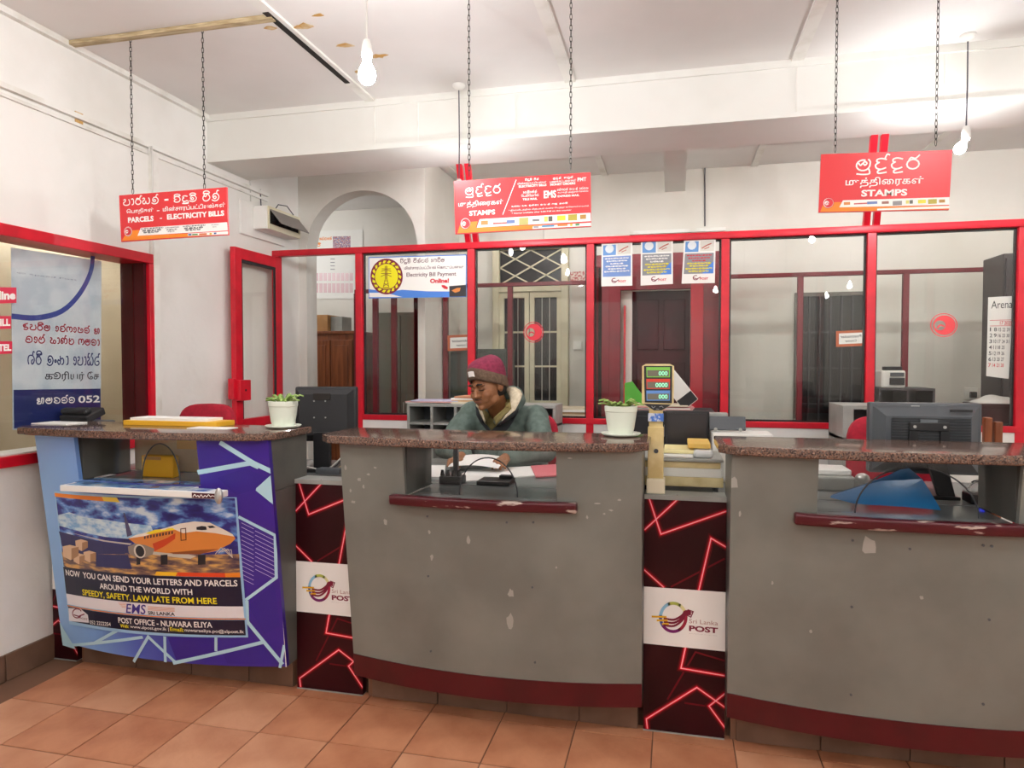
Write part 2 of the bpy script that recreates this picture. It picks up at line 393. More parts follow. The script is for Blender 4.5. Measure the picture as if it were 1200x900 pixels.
M['cordw'] = mat('cord_white', '#d9d6d0', .6)
M['timber'] = mat('bare_timber', '#cbb894', .7, c2='#a8946f', scale=10, stretch=(1, 8, 8))
M['gap'] = mat('dark_gap', '#241e1a', .9)
M['peel'] = mat('peeled_patch', '#c79a55', .8, c2='#dcc9a4', scale=18)
M['signred'] = mat('sign_red', '#dd2b31', .3)
M['ink_white'] = mat('ink_white', '#f6f3ee', .5)
M['ink_black'] = mat('ink_black', '#1d1c22', .5)
M['ink_yellow'] = mat('ink_yellow', '#f2e21c', .5)
M['ink_orange'] = mat('ink_orange', '#f08a22', .5)
M['ink_red'] = mat('ink_red', '#d42a36', .5)
M['ink_blue'] = mat('ink_blue', '#4d86dd', .5)
M['ink_navy'] = mat('ink_navy', '#141532', .4)
M['ink_maroon'] = mat('ink_maroon', '#7e1434', .5)
M['ink_grey'] = mat('ink_grey', '#8c8d92', .5)
M['ink_green'] = mat('ink_green', '#5aa04e', .5)
M['wood'] = mat('brown_cupboard_wood', '#8d4d28', .35, c2='#6f3718', scale=6, stretch=(6, 6, .5), lo=.35, hi=.65)
M['card'] = mat('cardboard', '#b88a58', .75, c2='#a87a4a', scale=10)
M['chairred'] = mat('red_chair_fabric', '#b3132f', .8, c2='#a00f29', scale=40)
M['soil'] = mat('potting_soil', '#4a3626', .95)
M['pot'] = mat('pale_green_pot', '#e6ecdc', .35)
M['leaf'] = mat('succulent_leaf', '#7fa24a', .5, c2='#a4bd6b', scale=25)
M['desk'] = mat('grey_desk_laminate', '#8b8f8e', .15)
def emis(name, c, s):
    m = bpy.data.materials.new(name); m.use_nodes = True; nt = m.node_tree; nt.nodes.clear()
    o = nt.nodes.new('ShaderNodeOutputMaterial'); e = nt.nodes.new('ShaderNodeEmission'); e.inputs[0].default_value = c; e.inputs[1].default_value = s
    nt.links.new(e.outputs[0], o.inputs[0]); return m

# ================================================================ setting
XL, XR, YB, YF, ZC = -2.95, 3.4, 5.87, -2.5, 3.04
def struct(name, mb, m, label=None, cat=None): return tag(mb.build(name, m), label, cat, None, 'structure')
TY0, TY1 = -.065 + .0, 2.735
fl = struct('floor', MB().box(XL - 1.6, XR, TY1, 6.9, -.1, 0).box(XL, XR, YF, .235, -.1, 0).box(XL, XR, .235, TY1, -.1, -.004), M['grout'], 'terracotta tiled floor of the post office hall', 'floor')
tm = [MB().box(-.1475, .1475, -.1475, .1475, -.004, 0, bev=.0015).mesh('tile', M[k]) for k in ('tile', 'tile2')]
for i in range(-4, 15):
    for j in range(8):
        cx, cy = -1.72 + .3 * i, 2.485 - .3 * j
        if cx < XL + .1: continue
        o = link('tile', tm[0 if random.random() < .6 else 1], None, fl); o.location = (cx, cy, random.uniform(-.0006, .0006))
for i in range(-4, 15):
    cx = -1.72 + .3 * i
    if cx < XL + .1: continue
    MB().box(cx - .1475, cx + .1475, 2.638, 2.733, -.004, 0).build('tile', M['tile'], fl)
struct('ceiling', MB().box(XL - 1.6, XR, YF, 6.9, ZC, ZC + .1), M['ceil'], 'white boarded ceiling with battens', 'ceiling')
# left wall with the window hole
WY0, WY1, WZ0, WZ1 = 1.55, 3.41, .97, 2.07
lw = MB()
for a in ((YF, WY0, 0, ZC), (WY1, 5.0, 0, ZC), (WY0, WY1, 0, WZ0), (WY0, WY1, WZ1, ZC)): lw.box(XL - .18, XL, *a)
struct('wall_left', lw, M['wall'], 'white plaster wall on the left', 'wall')
struct('wall_office', MB().box(-4.4, -4.3, .8, 4.9, 0, ZC).box(-4.3, XL - .18, .8, .9, 0, ZC).box(-4.3, XL - .18, 4.8, 4.9, 0, ZC), M['beige'], 'beige wall of the side office seen through the left window', 'wall')
struct('floor_office', MB().box(-4.55, XL - .18, .8, TY1, -.1, -.001), M['beige'])
# arch wall
ar = MB(); ax0, ax1, zs, zt = -2.88, -1.93, 2.36, 2.80
ar.box(XL, ax0, 5.0, 5.16, 0, ZC).box(ax1, -1.87, 5.0, 5.16, 0, ZC)
NA = 28
for k in range(NA):
    a, b = ax0 + (ax1 - ax0) * k / NA, ax0 + (ax1 - ax0) * (k + 1) / NA
    def zz(x): t = (x - (ax0 + ax1) / 2) / ((ax1 - ax0) / 2); return zs + (zt - zs) * math.sqrt(max(0, 1 - t * t))
    vs = [(a, 5.0, zz(a)), (b, 5.0, zz(b)), (b, 5.0, ZC), (a, 5.0, ZC), (a, 5.16, zz(a)), (b, 5.16, zz(b)), (b, 5.16, ZC), (a, 5.16, ZC)]
    ar.add(vs, [(0, 1, 2, 3), (5, 4, 7, 6), (4, 5, 1, 0)])
ar.box(-1.99, -1.87, 5.16, YB, 0, ZC)
struct('wall_arch', ar, M['wallb'], 'cream wall with a tall arched opening behind the partition', 'wall')
struct('wall_alcove', MB().box(-4.5, -1.99, 6.6, 6.7, 0, ZC).box(-4.5, -4.4, 4.9, 6.6, 0, ZC).box(-4.4, XL - .18, 4.9, 5.0, 0, ZC), M['wallb'], 'cream wall of the room beyond the arch', 'wall')
struct('wall_back', MB().box(-1.99, XR, YB, YB + .12, 0, ZC), M['wallb'], 'cream back wall of the staff area', 'wall')
struct('wall_right', MB().box(XR, XR + .1, YF, YB, 0, ZC), M['wall'], 'white plaster wall on the right', 'wall')
struct('wall_front', MB().box(XL - .18, XR, YF - .1, YF, 0, ZC), M['wall'], 'white plaster wall behind the customers', 'wall')
struct('trim_1', MB().box(XL, XR, 3.90, 4.33, 2.74, ZC).box(XL, XR, 3.885, 3.90, 3.0, ZC).box(XL, XR, 3.89, 3.90, 2.74, 2.765), M['beam'], 'deep white ceiling beam crossing above the counters', 'beam')
struct('trim_2', MB().box(-.08, .08, 4.33, YB, 2.865, ZC), M['beam'], 'short white cross beam running back to the rear wall', 'beam')
bt = MB()
for x in (-1.8, -.58, .62, 1.82, 3.0): bt.box(x - .03, x + .03, YF, 3.885, ZC - .012, ZC); bt.box(x - .025, x + .025, 4.33, YB, ZC - .012, ZC)
bt.box(XL, XR, 5.25, 5.29, ZC - .012, ZC)
bt.box(XL, XR, -.02, .03, ZC - .012, ZC)
bt.box(XL, XL + .03, YF, 3.885, ZC - .03, ZC)
for x, z0, z1 in ((-1.78, 2.765, 3.0), (-1.5, 2.765, 3.0), (-.9, 2.765, 3.0), (.62, 2.765, 3.0), (1.32, 2.765, 3.0)): bt.box(x - .003, x + .003, 3.896, 3.9, z0, z1)
struct('trim_3', bt, M['trimw'], 'thin white battens along the ceiling board joints', 'batten')
struct('trim_4', MB().box(XL, XL + .025, YF, 4.56, 2.675, 2.70).box(XL, XL + .015, YF, 4.56, 2.64, 2.655), M['trimw'], 'white cable rail running along the left wall', 'rail')
struct('trim_5', MB().box(XL, XL + .03, 3.385, 3.43, .0, 2.66), M['trimw'], 'white vertical conduit beside the red left window', 'conduit')
cb = tag(MB().box(-2.94, -1.80, 2.835, 2.872, ZC - .022, ZC - .002).build('ceiling_batten', M['timber']), 'bare unpainted timber strip across the ceiling above the parcels sign', 'batten')
tag(MB().box(-1.822, -1.792, 2.80, 3.60, ZC - .016, ZC - .0125).build('ceiling_gap', M['gap']), 'dark open joint in the ceiling boards near the hanging bulb', 'gap')
pp = MB()
for x, y, r in ((-1.72, 2.98, .035), (-1.62, 3.2, .03), (-1.5, 3.35, .03), (-1.88, 2.95, .025), (-1.6, 2.9, .02), (-1.7, 3.5, .016), (-1.66, 3.62, .02)):
    pts = [(x + r * random.uniform(.5, 1.5) * math.cos(a) * 1.3, y + r * random.uniform(.4, 1.1) * math.sin(a)) for a in [k * .628 for k in range(10)]]
    pp.prism(pts, ZC - .003, ZC - .0008, 'z')
tag(pp.build('peeled_paint', M['peel']), 'ochre patches of peeled paint on the ceiling', 'paint', kind='stuff')
# brown skirting tiles along the left wall
bs = struct('baseboard_left', MB().box(XL, XL + .008, YF, 2.9, 0, .118), M['grout'], 'brown tiled skirting along the left wall', 'skirting')
skm = MB().box(0, .016, -.146, .146, 0, .12, bev=.002).mesh('tile', M['skirt'])
for k in range(10): o = link('tile', skm, None, bs); o.location = (XL, 2.6 - .3 * k, 0)
# cables on the left wall
tag(MB().tube([on(175, 180, 'x', XL + .03), on(175, 172, 'x', XL + .03), on(177.5, 171, 'x', XL + .03), on(178.5, 180, 'x', XL + .035), on(179, 297, 'x', XL + .035)], .005, 6).build('wall_cable', M['cordw']), 'thin white cable looping over the conduit on the left wall', 'cable')
tag(MB().box(XL, XL + .004, *sorted((on(85, 0, 'x', XL)[1], on(94, 0, 'x', XL)[1])), 2.64, 2.715).build('tape_patch', M['peel']), 'small ochre tape patch on the left wall rail', 'tape')

# ---- red window in the left wall
wn = thing('window_1', 'large red framed window in the left wall', 'window', (XL - .09, WY0, WZ0), kind='structure')
fw = .055
for nm, a in (('window_frame', (XL - .16, XL + .025, WY0, WY1, WZ1 - fw, WZ1)), ('window_frame', (XL - .16, XL + .025, WY0, WY1, WZ0, WZ0 + .05)), ('window_frame', (XL - .16, XL + .025, WY0, WY0 + fw, WZ0 + .05, WZ1 - fw)), ('window_frame', (XL - .16, XL + .025, WY1 - fw, WY1, WZ0 + .05, WZ1 - fw))):
    MB().box(*a, bev=.004).build(nm, M['red'], wn)
MB().box(XL - .158, XL + .0, WY1 - fw - .02, WY1 - fw, WZ0 + .05, WZ1 - fw).build('inner_stop', M['maroon'], wn)
MB().box(XL - .075, XL - .069, WY0 + fw, WY1 - fw - .02, WZ0 + .05, WZ1 - fw).build('pane', M['glass'], wn)
tag(MB().box(XL - .16, XL - .0, WY0, WY1 - fw, WZ0 + .05, WZ0 + .056).build('window_sill', M['wall'], wn))

# ---- main partition
YP = 4.65
PX = [-2.245, -1.39, -.552, .319, 1.181, 1.996, 2.85]
pt = thing('glazed_partition', 'red framed glass partition dividing the staff area from the back rooms', 'partition', (0, YP, 0))
autosmooth(MB().box(XL, XR, YP - .03, YP + .03, 2.245, 2.29, bev=.004).build('top_rail', M['red'], pt))
MB().box(PX[0] + .025, XR, YP - .028, YP + .028, 1.03, 1.068, bev=.003).build('bottom_rail', M['red'], pt)
for i, x in enumerate(PX):
    low = 0 if i in (0, 2, 5) else 1.068
    MB().box(x - .025, x + .025, YP - .027, YP + .027, low, 2.245, bev=.003).build('post', M['red'], pt)
MB().box(XL, -2.9, YP - .027, YP + .027, 0, 2.245, bev=.003).build('post', M['red'], pt)
for i, x in enumerate(PX[:-1]):
    x1 = PX[i + 1]
    p = MB().box(x + .025, x1 - .025, YP - .003, YP + .003, 1.068, 2.245).build('pane', M['glass'], pt)
    g = MB(); gk = .012
    for a in ((x + .025, x + .025 + gk, 1.068, 2.245), (x1 - .025 - gk, x1 - .025, 1.068, 2.245), (x + .025, x1 - .025, 1.068, 1.068 + gk), (x + .025, x1 - .025, 2.245 - gk, 2.245)): g.box(a[0], a[1], YP + .004, YP + .02, a[2], a[3])
    g.build('gasket', M['blackm'], p)
for a, b in ((PX[0] + .025, PX[2] - .025), (PX[2] + .025, PX[5] - .025), (PX[5] + .025, XR)):
    MB().box(a, b, YP - .02, YP + .02, 0, 1.03).build('lower_panel', M['wall'], pt)
for tx, bx in ((-1.345, -1.385), (1.13, 1.178)):   # raking braces from the rail up to the beam
    for d in (-.028, .028):
        s = MB(); hw = .018
        s.add([(bx + d - hw, YP - .02, 2.285), (bx + d + hw, YP - .02, 2.285), (bx + d + hw, YP + .02, 2.285), (bx + d - hw, YP + .02, 2.285), (tx + d - hw, 4.29, 2.75), (tx + d + hw, 4.29, 2.75), (tx + d + hw, 4.325, 2.75), (tx + d - hw, 4.325, 2.75)], [(3, 2, 1, 0), (4, 5, 6, 7), (0, 1, 5, 4), (1, 2, 6, 5), (2, 3, 7, 6), (3, 0, 4, 7)])
        s.build('brace', M['red'], pt)
# red round logo stickers on the glass
def logo_disc(parent, quad, ink, name='logo_sticker', neg=False, off=.001):
    """round emblem: thin ring and a swoosh inside"""
    p = Print(quad, off)
    R = .5; ring = [(.5 + R * math.cos(a), .5 + R * math.sin(a)) for a in [k * math.pi / 18 for k in range(37)]]
    ins = [(.5 + (R - .035) * math.cos(a), .5 + (R - .035) * math.sin(a)) for a in [k * math.pi / 18 for k in range(37)]]
    for k in range(36): p.poly([ring[k], ring[k + 1], ins[k + 1], ins[k]])
    def cres(c0, r0, c1, r1, a0, a1, b0, b1, n=16):
        A = [(c0[0] + r0 * math.cos(math.radians(a0 + (a1 - a0) * k / n)), c0[1] + r0 * math.sin(math.radians(a0 + (a1 - a0) * k / n))) for k in range(n + 1)]
        B = [(c1[0] + r1 * math.cos(math.radians(b0 + (b1 - b0) * k / n)), c1[1] + r1 * math.sin(math.radians(b0 + (b1 - b0) * k / n))) for k in range(n + 1)]
        for k in range(n): p.poly([A[k], A[k + 1], B[k + 1], B[k]])
    cres((.52, .5), .41, (.36, .51), .205, -150, 210, -150, 210, 30)
    p.stroke(cat([(.27, .62), (.33, .52), (.42, .5), (.52, .56)]), .06)
    return p.build(name, ink, parent)
panes = [c for c in pt.children if c.name.startswith('pane')]
def px_quad(x0, y0, x1, y1, ax, val): return Quad(on(x0, y0, ax, val), on(x1, y0, ax, val), on(x0, y1, ax, val), on(x1, y1, ax, val))
logo_disc(panes[1], px_quad(613.5, 377, 637, 401.5, 'y', YP - .005), mat('sticker_red', '#d8283a', .5))
logo_disc(panes[4], px_quad(1090, 367, 1122, 395, 'y', YP - .005), mat('sticker_coral', '#ea4a50', .5))

# ---- open glazed door leaf folded back against the left wall
dl = thing('door_2', 'open red framed glass door leaf folded back against the left wall', 'door', (-2.88, 4.60, 0), kind='structure')
dx0, dx1, dy0, dy1 = -2.90, -2.862, 4.05, 4.60
for a in ((dy0, dy0 + .075, .02, 2.225), (dy1 - .06, dy1, .02, 2.225), (dy0 + .075, dy1 - .06, 2.15, 2.225), (dy0 + .075, dy1 - .06, .97, 1.06), (dy0 + .075, dy1 - .06, .02, .1)):
    MB().box(dx0, dx1, *a, bev=.003).build('leaf_frame', M['red'], dl)
MB().box(-2.885, -2.879, dy0 + .075, dy1 - .06, 1.06, 2.15).build('pane', M['glass'], dl)
MB().box(-2.89, -2.874, dy0 + .075, dy1 - .06, .1, .97).build('lower_panel', M['red'], dl)
g = MB(); g.box(-2.879, -2.868, dy0 + .075, dy0 + .09, 1.06, 2.15).box(-2.879, -2.868, dy1 - .075, dy1 - .06, 1.06, 2.15).box(-2.879, -2.868, dy0 + .09, dy1 - .075, 2.13, 2.15)
g.build('gasket', M['blackm'], dl)
lk = MB().box(-2.862, -2.825, 4.045, 4.16, 1.19, 1.33, bev=.004).build('lock_case', M['red'], dl)
MB().box(-2.905, -2.86, 4.02, 4.05, 1.2, 1.34, bev=.003).build('lock_plate', M['red'], dl)
MB().tube([(-2.825, 4.10, 1.26), (-2.822, 4.10, 1.26)], .008, 10).build('keyhole', M['black'], lk)

# ---- electrical box with open flap on the left wall
eb = thing('switch_box', 'white wall box with a hinged grey flap hanging open above the red door', 'switch box', (XL, 4.5, 2.33))
MB().box(XL, XL + .02, 4.22, 4.78, 2.345, 2.585, bev=.004).build('back_board', M['wall'], eb)
MB().box(XL + .02, XL + .13, 4.36, 4.80, 2.40, 2.565, bev=.004).build('housing', M['trimw'], eb)
fr = MB().box(XL + .13, XL + .14, 4.37, 4.79, 2.545, 2.563).box(XL + .13, XL + .14, 4.37, 4.79, 2.402, 2.44).box(XL + .13, XL + .14, 4.37, 4.385, 2.44, 2.545).box(XL + .13, XL + .14, 4.775, 4.79, 2.44, 2.545)
fr.build('cream_bezel', M['cream'], eb)
MB().box(XL + .1305, XL + .133, 4.386, 4.774, 2.441, 2.544).build('recess', M['gap'], eb)
Mx = Matrix.Translation((XL + .14, 4.58, 2.545)) @ Matrix.Rotation(math.radians(-40), 4, 'Y')
MB().box(-.006, .0, -.19, .19, -.14, 0, M=Mx, bev=.001).build('flap', mat('smoky_flap', '#85807b', .35), eb)
for y in (4.42, 4.47, 4.56, 4.65): MB().box(XL + .133, XL + .15, y, y + .03, 2.455, 2.51).build('breaker', M['black'], eb)
tag(MB().tube([(XL + .02, 4.62, 2.58), (XL + .06, 4.62, 2.63), (XL + .12, 4.64, 2.62), (XL + .15, 4.68, 2.56)], .004, 6).build('cable', M['cord'], eb))
MB().tube([on(293, 208, 'x', XL + .01), on(294, 236, 'x', XL + .01)], .004, 6).build('cable', M['cordw'], eb)
MB().tube([on(305, 222, 'x', XL + .01), on(306, 243, 'x', XL + .01)], .004, 6).build('cable', M['cord'], eb)

# ---- dark red inner screens between the partition and the back wall
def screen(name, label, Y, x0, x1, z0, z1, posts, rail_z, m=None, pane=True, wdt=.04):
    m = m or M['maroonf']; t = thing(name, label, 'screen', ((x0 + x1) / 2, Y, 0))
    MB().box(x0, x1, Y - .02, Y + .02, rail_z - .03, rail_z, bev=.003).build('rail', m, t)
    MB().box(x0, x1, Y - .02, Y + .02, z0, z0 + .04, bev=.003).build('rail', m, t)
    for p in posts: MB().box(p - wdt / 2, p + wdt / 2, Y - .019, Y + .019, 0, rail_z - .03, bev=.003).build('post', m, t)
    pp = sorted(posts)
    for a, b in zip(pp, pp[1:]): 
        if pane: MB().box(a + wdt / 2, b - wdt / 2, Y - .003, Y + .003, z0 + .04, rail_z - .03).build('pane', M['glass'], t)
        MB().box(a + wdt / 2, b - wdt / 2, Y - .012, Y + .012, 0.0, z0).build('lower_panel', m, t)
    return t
YI = 5.40
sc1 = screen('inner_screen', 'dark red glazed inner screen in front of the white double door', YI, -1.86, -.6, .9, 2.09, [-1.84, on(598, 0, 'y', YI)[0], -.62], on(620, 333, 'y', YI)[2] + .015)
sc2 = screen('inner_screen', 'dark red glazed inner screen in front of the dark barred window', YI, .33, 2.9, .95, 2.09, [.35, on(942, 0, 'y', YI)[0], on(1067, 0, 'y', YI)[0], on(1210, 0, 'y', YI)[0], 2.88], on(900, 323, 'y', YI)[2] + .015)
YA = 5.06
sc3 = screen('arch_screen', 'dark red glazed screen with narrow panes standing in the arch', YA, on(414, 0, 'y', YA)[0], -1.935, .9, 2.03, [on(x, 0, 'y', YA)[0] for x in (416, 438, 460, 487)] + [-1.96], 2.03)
# ---- white french door with a diamond lattice transom
fd = thing('door_1', 'cream double door with barred dark panes and a diamond lattice transom', 'door', (-1.23, YB, 0), kind='structure')
Q = lambda x, y: on(x, y, 'y', YB)
x0, x1 = Q(579, 0)[0], Q(668, 0)[0]; zt2 = Q(620, 287)[2]; ztr = Q(620, 336)[2]
for a in ((x0 - .0, x0 + .06, 0, zt2), (x1 - .06, x1, 0, zt2), (x0 + .06, x1 - .06, zt2 - .05, zt2), (x0 + .06, x1 - .06, ztr - .05, ztr + .02)): MB().box(a[0], a[1], YB - .07, YB, a[2], a[3], bev=.004).build('door_frame', M['cream'], fd)
tr = MB().box(x0 + .06, x1 - .06, YB - .02, YB - .012, ztr + .02, zt2 - .05).build('transom_pane', M['dglass'], fd)
la = MB(); tx0, tx1, tz0, tz1 = x0 + .06, x1 - .06, ztr + .02, zt2 - .05; tw = tx1 - tx0; th = tz1 - tz0
def bar(mb, a, b, w=.012):
    a = Vector(a); b = Vector(b); d = (b - a).normalized(); n = Vector((-d.z, 0, d.x)) * w / 2
    vs = [(p.x + s * n.x, y, p.z + s * n.z) for y in (YB - .035, YB - .02) for p, s in ((a, -1), (b, -1), (b, 1), (a, 1))]
    mb.add(vs, [(0, 1, 2, 3), (7, 6, 5, 4), (0, 4, 5, 1), (1, 5, 6, 2), (2, 6, 7, 3), (3, 7, 4, 0)])
for f0, f1, g0, g1 in ((0, .5, .5, 1), (0, 1, 0, 1), (.5, 1, 0, .5), (0, .5, .5, 0), (0, 1, 1, 0), (.5, 1, 1, .5)): bar(la, (tx0 + tw * f0, 0, tz0 + th * g0), (tx0 + tw * f1, 0, tz0 + th * g1))
la.build('lattice', M['cream'], tr)
xm = Q(622, 0)[0]; lz1 = ztr - .05
for a, b in ((x0 + .06, xm - .003), (xm + .003, x1 - .06)):
    lf = MB(); s = .04
    lf.box(a, a + s, YB - .05, YB - .01, 0, lz1).box(b - s, b, YB - .05, YB - .01, 0, lz1).box(a + s, b - s, YB - .05, YB - .01, lz1 - .05, lz1).box(a + s, b - s, YB - .05, YB - .01, 0, 1.12)
    lo = lf.build('door_leaf', M['cream'], fd)
    n0, n1 = 1.12, lz1 - .05
    for k in range(3): MB().box(a + s, b - s, YB - .02, YB - .014, n0 + (n1 - n0) * k / 3, n0 + (n1 - n0) * (k + 1) / 3).build('pane', M['dglass'], lo)
    for k in (1, 2): MB().box(a + s, b - s, YB - .032, YB - .02, n0 + (n1 - n0) * k / 3 - .008, n0 + (n1 - n0) * k / 3 + .008).build('glazing_bar', M['cream'], lo)
    for k in (1, 2):
        xx = a + s + (b - a - 2 * s) * k / 3; MB().tube([(xx, YB - .035, n0), (xx, YB - .035, n1)], .003, 6).build('iron_bar', M['trimw'], lo)
# ---- dark barred window on the back wall
wd = thing('window_2', 'dark barred window on the back wall behind the right panes', 'window', (1.25, YB, 1.0), kind='structure')
wx0, wx1, wz0, wz1 = Q(940, 0)[0], Q(1017, 0)[0], .55, Q(980, 347)[2]
MB().box(wx0, wx1, YB - .012, YB, wz0, wz1).build('pane', M['dglass'], wd)
for a in ((wx0 - .03, wx0, wz0, wz1 + .03), (wx1, wx1 + .03, wz0, wz1 + .03), (wx0, wx1, wz1, wz1 + .03)): MB().box(a[0], a[1], YB - .03, YB, a[2], a[3]).build('window_frame', mat('dark_window_frame', '#5b544d', .5), wd)
for k in range(1, 6): xx = wx0 + (wx1 - wx0) * k / 6; MB().box(xx - .006, xx + .006, YB - .025, YB - .012, wz0, wz1).build('iron_bar', mat('dark_iron', '#2b2b30', .5), wd)
for k in range(1, 5): z = wz0 + (wz1 - wz0) * k / 5; MB().box(wx0, wx1, YB - .022, YB - .012, z - .006, z + .006).build('iron_bar', MATS['dark_iron'], wd)
# ---- maroon doorway behind the third pane
M['dfr'] = mat('doorframe_maroon', '#7d0d20', .4, c2='#6d091a', scale=5)
dr = thing('door_3', 'maroon timber doorway with a dark half open door behind the third pane', 'door', (-.1, 5.5, 0), kind='structure')
YD = 5.5; q = lambda x: on(x, 0, 'y', YD)[0]
for a, b, z1, m in ((690, 703, 2.2, 'dfr'), (703, 707, 2.2, 'gap'), (707, 716, 2.2, 'dfr'), (716, 729, 2.2, 'dfr')): MB().box(q(a), q(b), YD - .02 - .006 * (a % 3), YD + .03, 0, z1, bev=.002).build('frame_board', M[m], dr)
MB().box(q(690), q(850), YD - .03, YD + .03, 2.2, 2.30, bev=.003).build('head_board', M['dfr'], dr)
MB().box(q(729), q(812), YD - .03, YD + .02, 2.02, 2.2, bev=.003).build('head_board', M['dfr'], dr)
MB().box(q(812), q(827), YD - .05, YD + .03, 0, 2.2, bev=.003).build('frame_board', mat('bright_maroon', '#a30f24', .35), dr)
MB().box(q(827), q(847), YD - .02, YD + .03, 0, 2.2, bev=.003).build('frame_board', M['dfr'], dr)
dk = mat('dark_plum_door', '#430a17', .55, c2='#330711', scale=3, spec=.2)
d3 = MB().box(q(742), q(812), YD + .1, YD + .14, 0, 2.02).build('door_leaf', dk, dr)
for z0, z1 in ((.15, .8), (.9, 1.45), (1.55, 1.95)):
    for a, b in ((748, 774), (780, 806)): MB().box(q(a), q(b), YD + .085, YD + .1, z0, z1, bev=.006).build('door_panel', dk, d3)
MB().box(q(729), q(742), YD + .05, YD + .2, 0, 2.0).build('pale_reveal', M['wallb'], dr)
MB().box(q(733), q(735), YD - .02, YD + .045, 0, 1.9).build('edge_strip', M['red'], dr)
# ---- wall fittings
sp = lambda nm, lb, ct, x, y, w, h, m, Y=YB: tag(MB().box(on(x, y, 'y', Y)[0] - w / 2, on(x, y, 'y', Y)[0] + w / 2, Y - .02, Y, on(x, y, 'y', Y)[2] - h / 2, on(x, y, 'y', Y)[2] + h / 2, bev=.004).build(nm, m), lb, ct)
s1 = sp('light_switch', 'small square white light switch beside the cream double door', 'switch', 677, 405, .075, .075, M['white'])
MB().box(*[v for v in (on(677, 405, 'y', YB)[0] - .012, on(677, 405, 'y', YB)[0] + .012)], YB - .028, YB - .02, on(677, 405, 'y', YB)[2] - .02, on(677, 405, 'y', YB)[2] + .02).build('rocker', M['trimw'], s1)
s2 = sp('wall_socket', 'white wall socket with a black plug near the calendar', 'socket', 1137, 461, .09, .09, M['white'])
MB().box(on(1138, 462, 'y', YB)[0] - .02, on(1138, 462, 'y', YB)[0] + .02, YB - .06, YB - .02, on(1138, 462, 'y', YB)[2] - .025, on(1138, 462, 'y', YB)[2] + .02, bev=.004).build('plug', M['black'], s2)
tag(MB().tube([on(637, 188, 'y', YB - .01), on(637, 288, 'y', YB - .01)], .006, 6).build('wall_conduit', M['cordw']), 'thin conduit down the back wall behind the middle sign', 'conduit')
tag(MB().tube([on(826, 172, 'y', YB - .01), on(826, 265, 'y', YB - .01)], .006, 6).build('wall_conduit', M['cord']), 'thin grey conduit down the back wall beside the cross beam', 'conduit')
tag(MB().box(on(738, 270, 'y', YB - .05)[0], on(850, 270, 'y', YB - .05)[0], YB - .1, YB, on(790, 274, 'y', YB - .05)[2], on(790, 270, 'y', YB - .05)[2]).build('lintel_board', M['trimw']), 'thin pale board above the maroon doorway', 'board')

# ================================================================ lamps
bulb_mesh = sm(MB().lathe([(.004, 0), (.014, -.004), (.014, -.02), (.02, -.032), (.029, -.05), (.032, -.066), (.029, -.082), (.018, -.095), (.004, -.1)], n=16)).mesh('bulb')
BE = emis('bulb_glow', (.985, .99, 1, 1), BULB_W / (math.pi * .0105)); bulb_mesh.materials.append(BE)
hold_mesh = sm(MB().lathe([(.004, .06), (.012, .058), (.018, .04), (.02, .02), (.02, 0), (.016, -.008), (.003, -.008)], n=14)).mesh('lamp_holder', M['white'])
rose_mesh = sm(MB().lathe([(.045, 0), (.045, -.012), (.03, -.03), (.012, -.04), (.002, -.04)], n=18)).mesh('ceiling_rose', M['white'])
def pendant(x, y, zb, label, cord='cord', tilt=0.0, scale=1.0):
    t = thing('pendant_bulb', label, 'lamp', (x, y, ZC), group='hanging bulbs')
    o = link('ceiling_rose', rose_mesh, None, t, True); o.scale = (.8,) * 3
    MB().tube([(0, 0, -.02), (.002, .001, (zb - ZC) * .5), (0, 0, zb - ZC + .05)], .0035, 6).build('cord', M[cord], t, True)
    o = link('lamp_holder', hold_mesh, None, t, True); o.location = (0, 0, zb - ZC)
    b = link('bulb', bulb_mesh, None, t, True); b.location = (0, 0, zb - ZC - .002); b.rotation_euler = (0, tilt, 0); b.scale = (scale,) * 3
    return t
p = on(430, 66, 'y', 2.35); pendant(p.x, p.y, p.z, 'lit bulb on a pale cord hanging at upper left of the hall', 'cordw')
p = on(538, 222, 'y', 3.8); pendant(p.x, p.y, p.z, 'lit bulb mostly hidden behind the middle hanging sign', scale=.72)
p = on(1132, 162, 'y', 3.8); pendant(p.x, p.y, p.z, 'lit bulb on a dark cord beside the right hanging sign', tilt=.5, scale=.8)
for i, (x, y) in enumerate(((-2.0, .9), (-.3, .6), (1.5, 1.0), (2.8, 1.9), (-1.6, -1.2), (.6, -1.4), (2.4, -1.2))): pendant(x, y, 2.9 if i < 5 else 2.6, 'unseen bulb over the customer hall, ' + ('near the left wall', 'above the viewer', 'right of the viewer', 'near the right wall', 'at the rear left', 'at the rear centre', 'at the rear right')[i], scale=1.0)  # unseen hall bulbs; pane reflections suggest some, others added for even light
TE = emis('fill_tube_glow', (1, .985, .955, 1), BACK_W / (math.pi * .09))
for x in (-1.0, .9, 2.3):  # unseen tubes added to brighten the staff area and back wall
    t = thing('fill_tube', 'unseen fill tube added behind the ceiling beam, ' + {-1.0: 'above the clerk', .9: 'above the right counter', 2.3: 'nearest the right wall'}[x], 'lamp', (x, 4.35, 2.9), group='added fill tubes behind the beam')
    MB().box(-.6, .6, -.019, .02, -.025, .025, bev=.003).build('fitting', M['white'], t, True)
    MB().tube([(-.57, .04, -.01), (.57, .04, -.01)], .0125, 10).build('tube', TE, t, True)
    for s in (-1, 1): MB().box(s * .585 - .015, s * .585 + .015, .02, .055, -.03, .02).build('end_cap', M['white'], t, True)
t = thing('pendant_bulb', 'unseen bulb added to light the room beyond the arch', 'lamp', (-4.0, 5.6, ZC), group='hanging bulbs')  # added bulb, kept out of sight, that lights the alcove
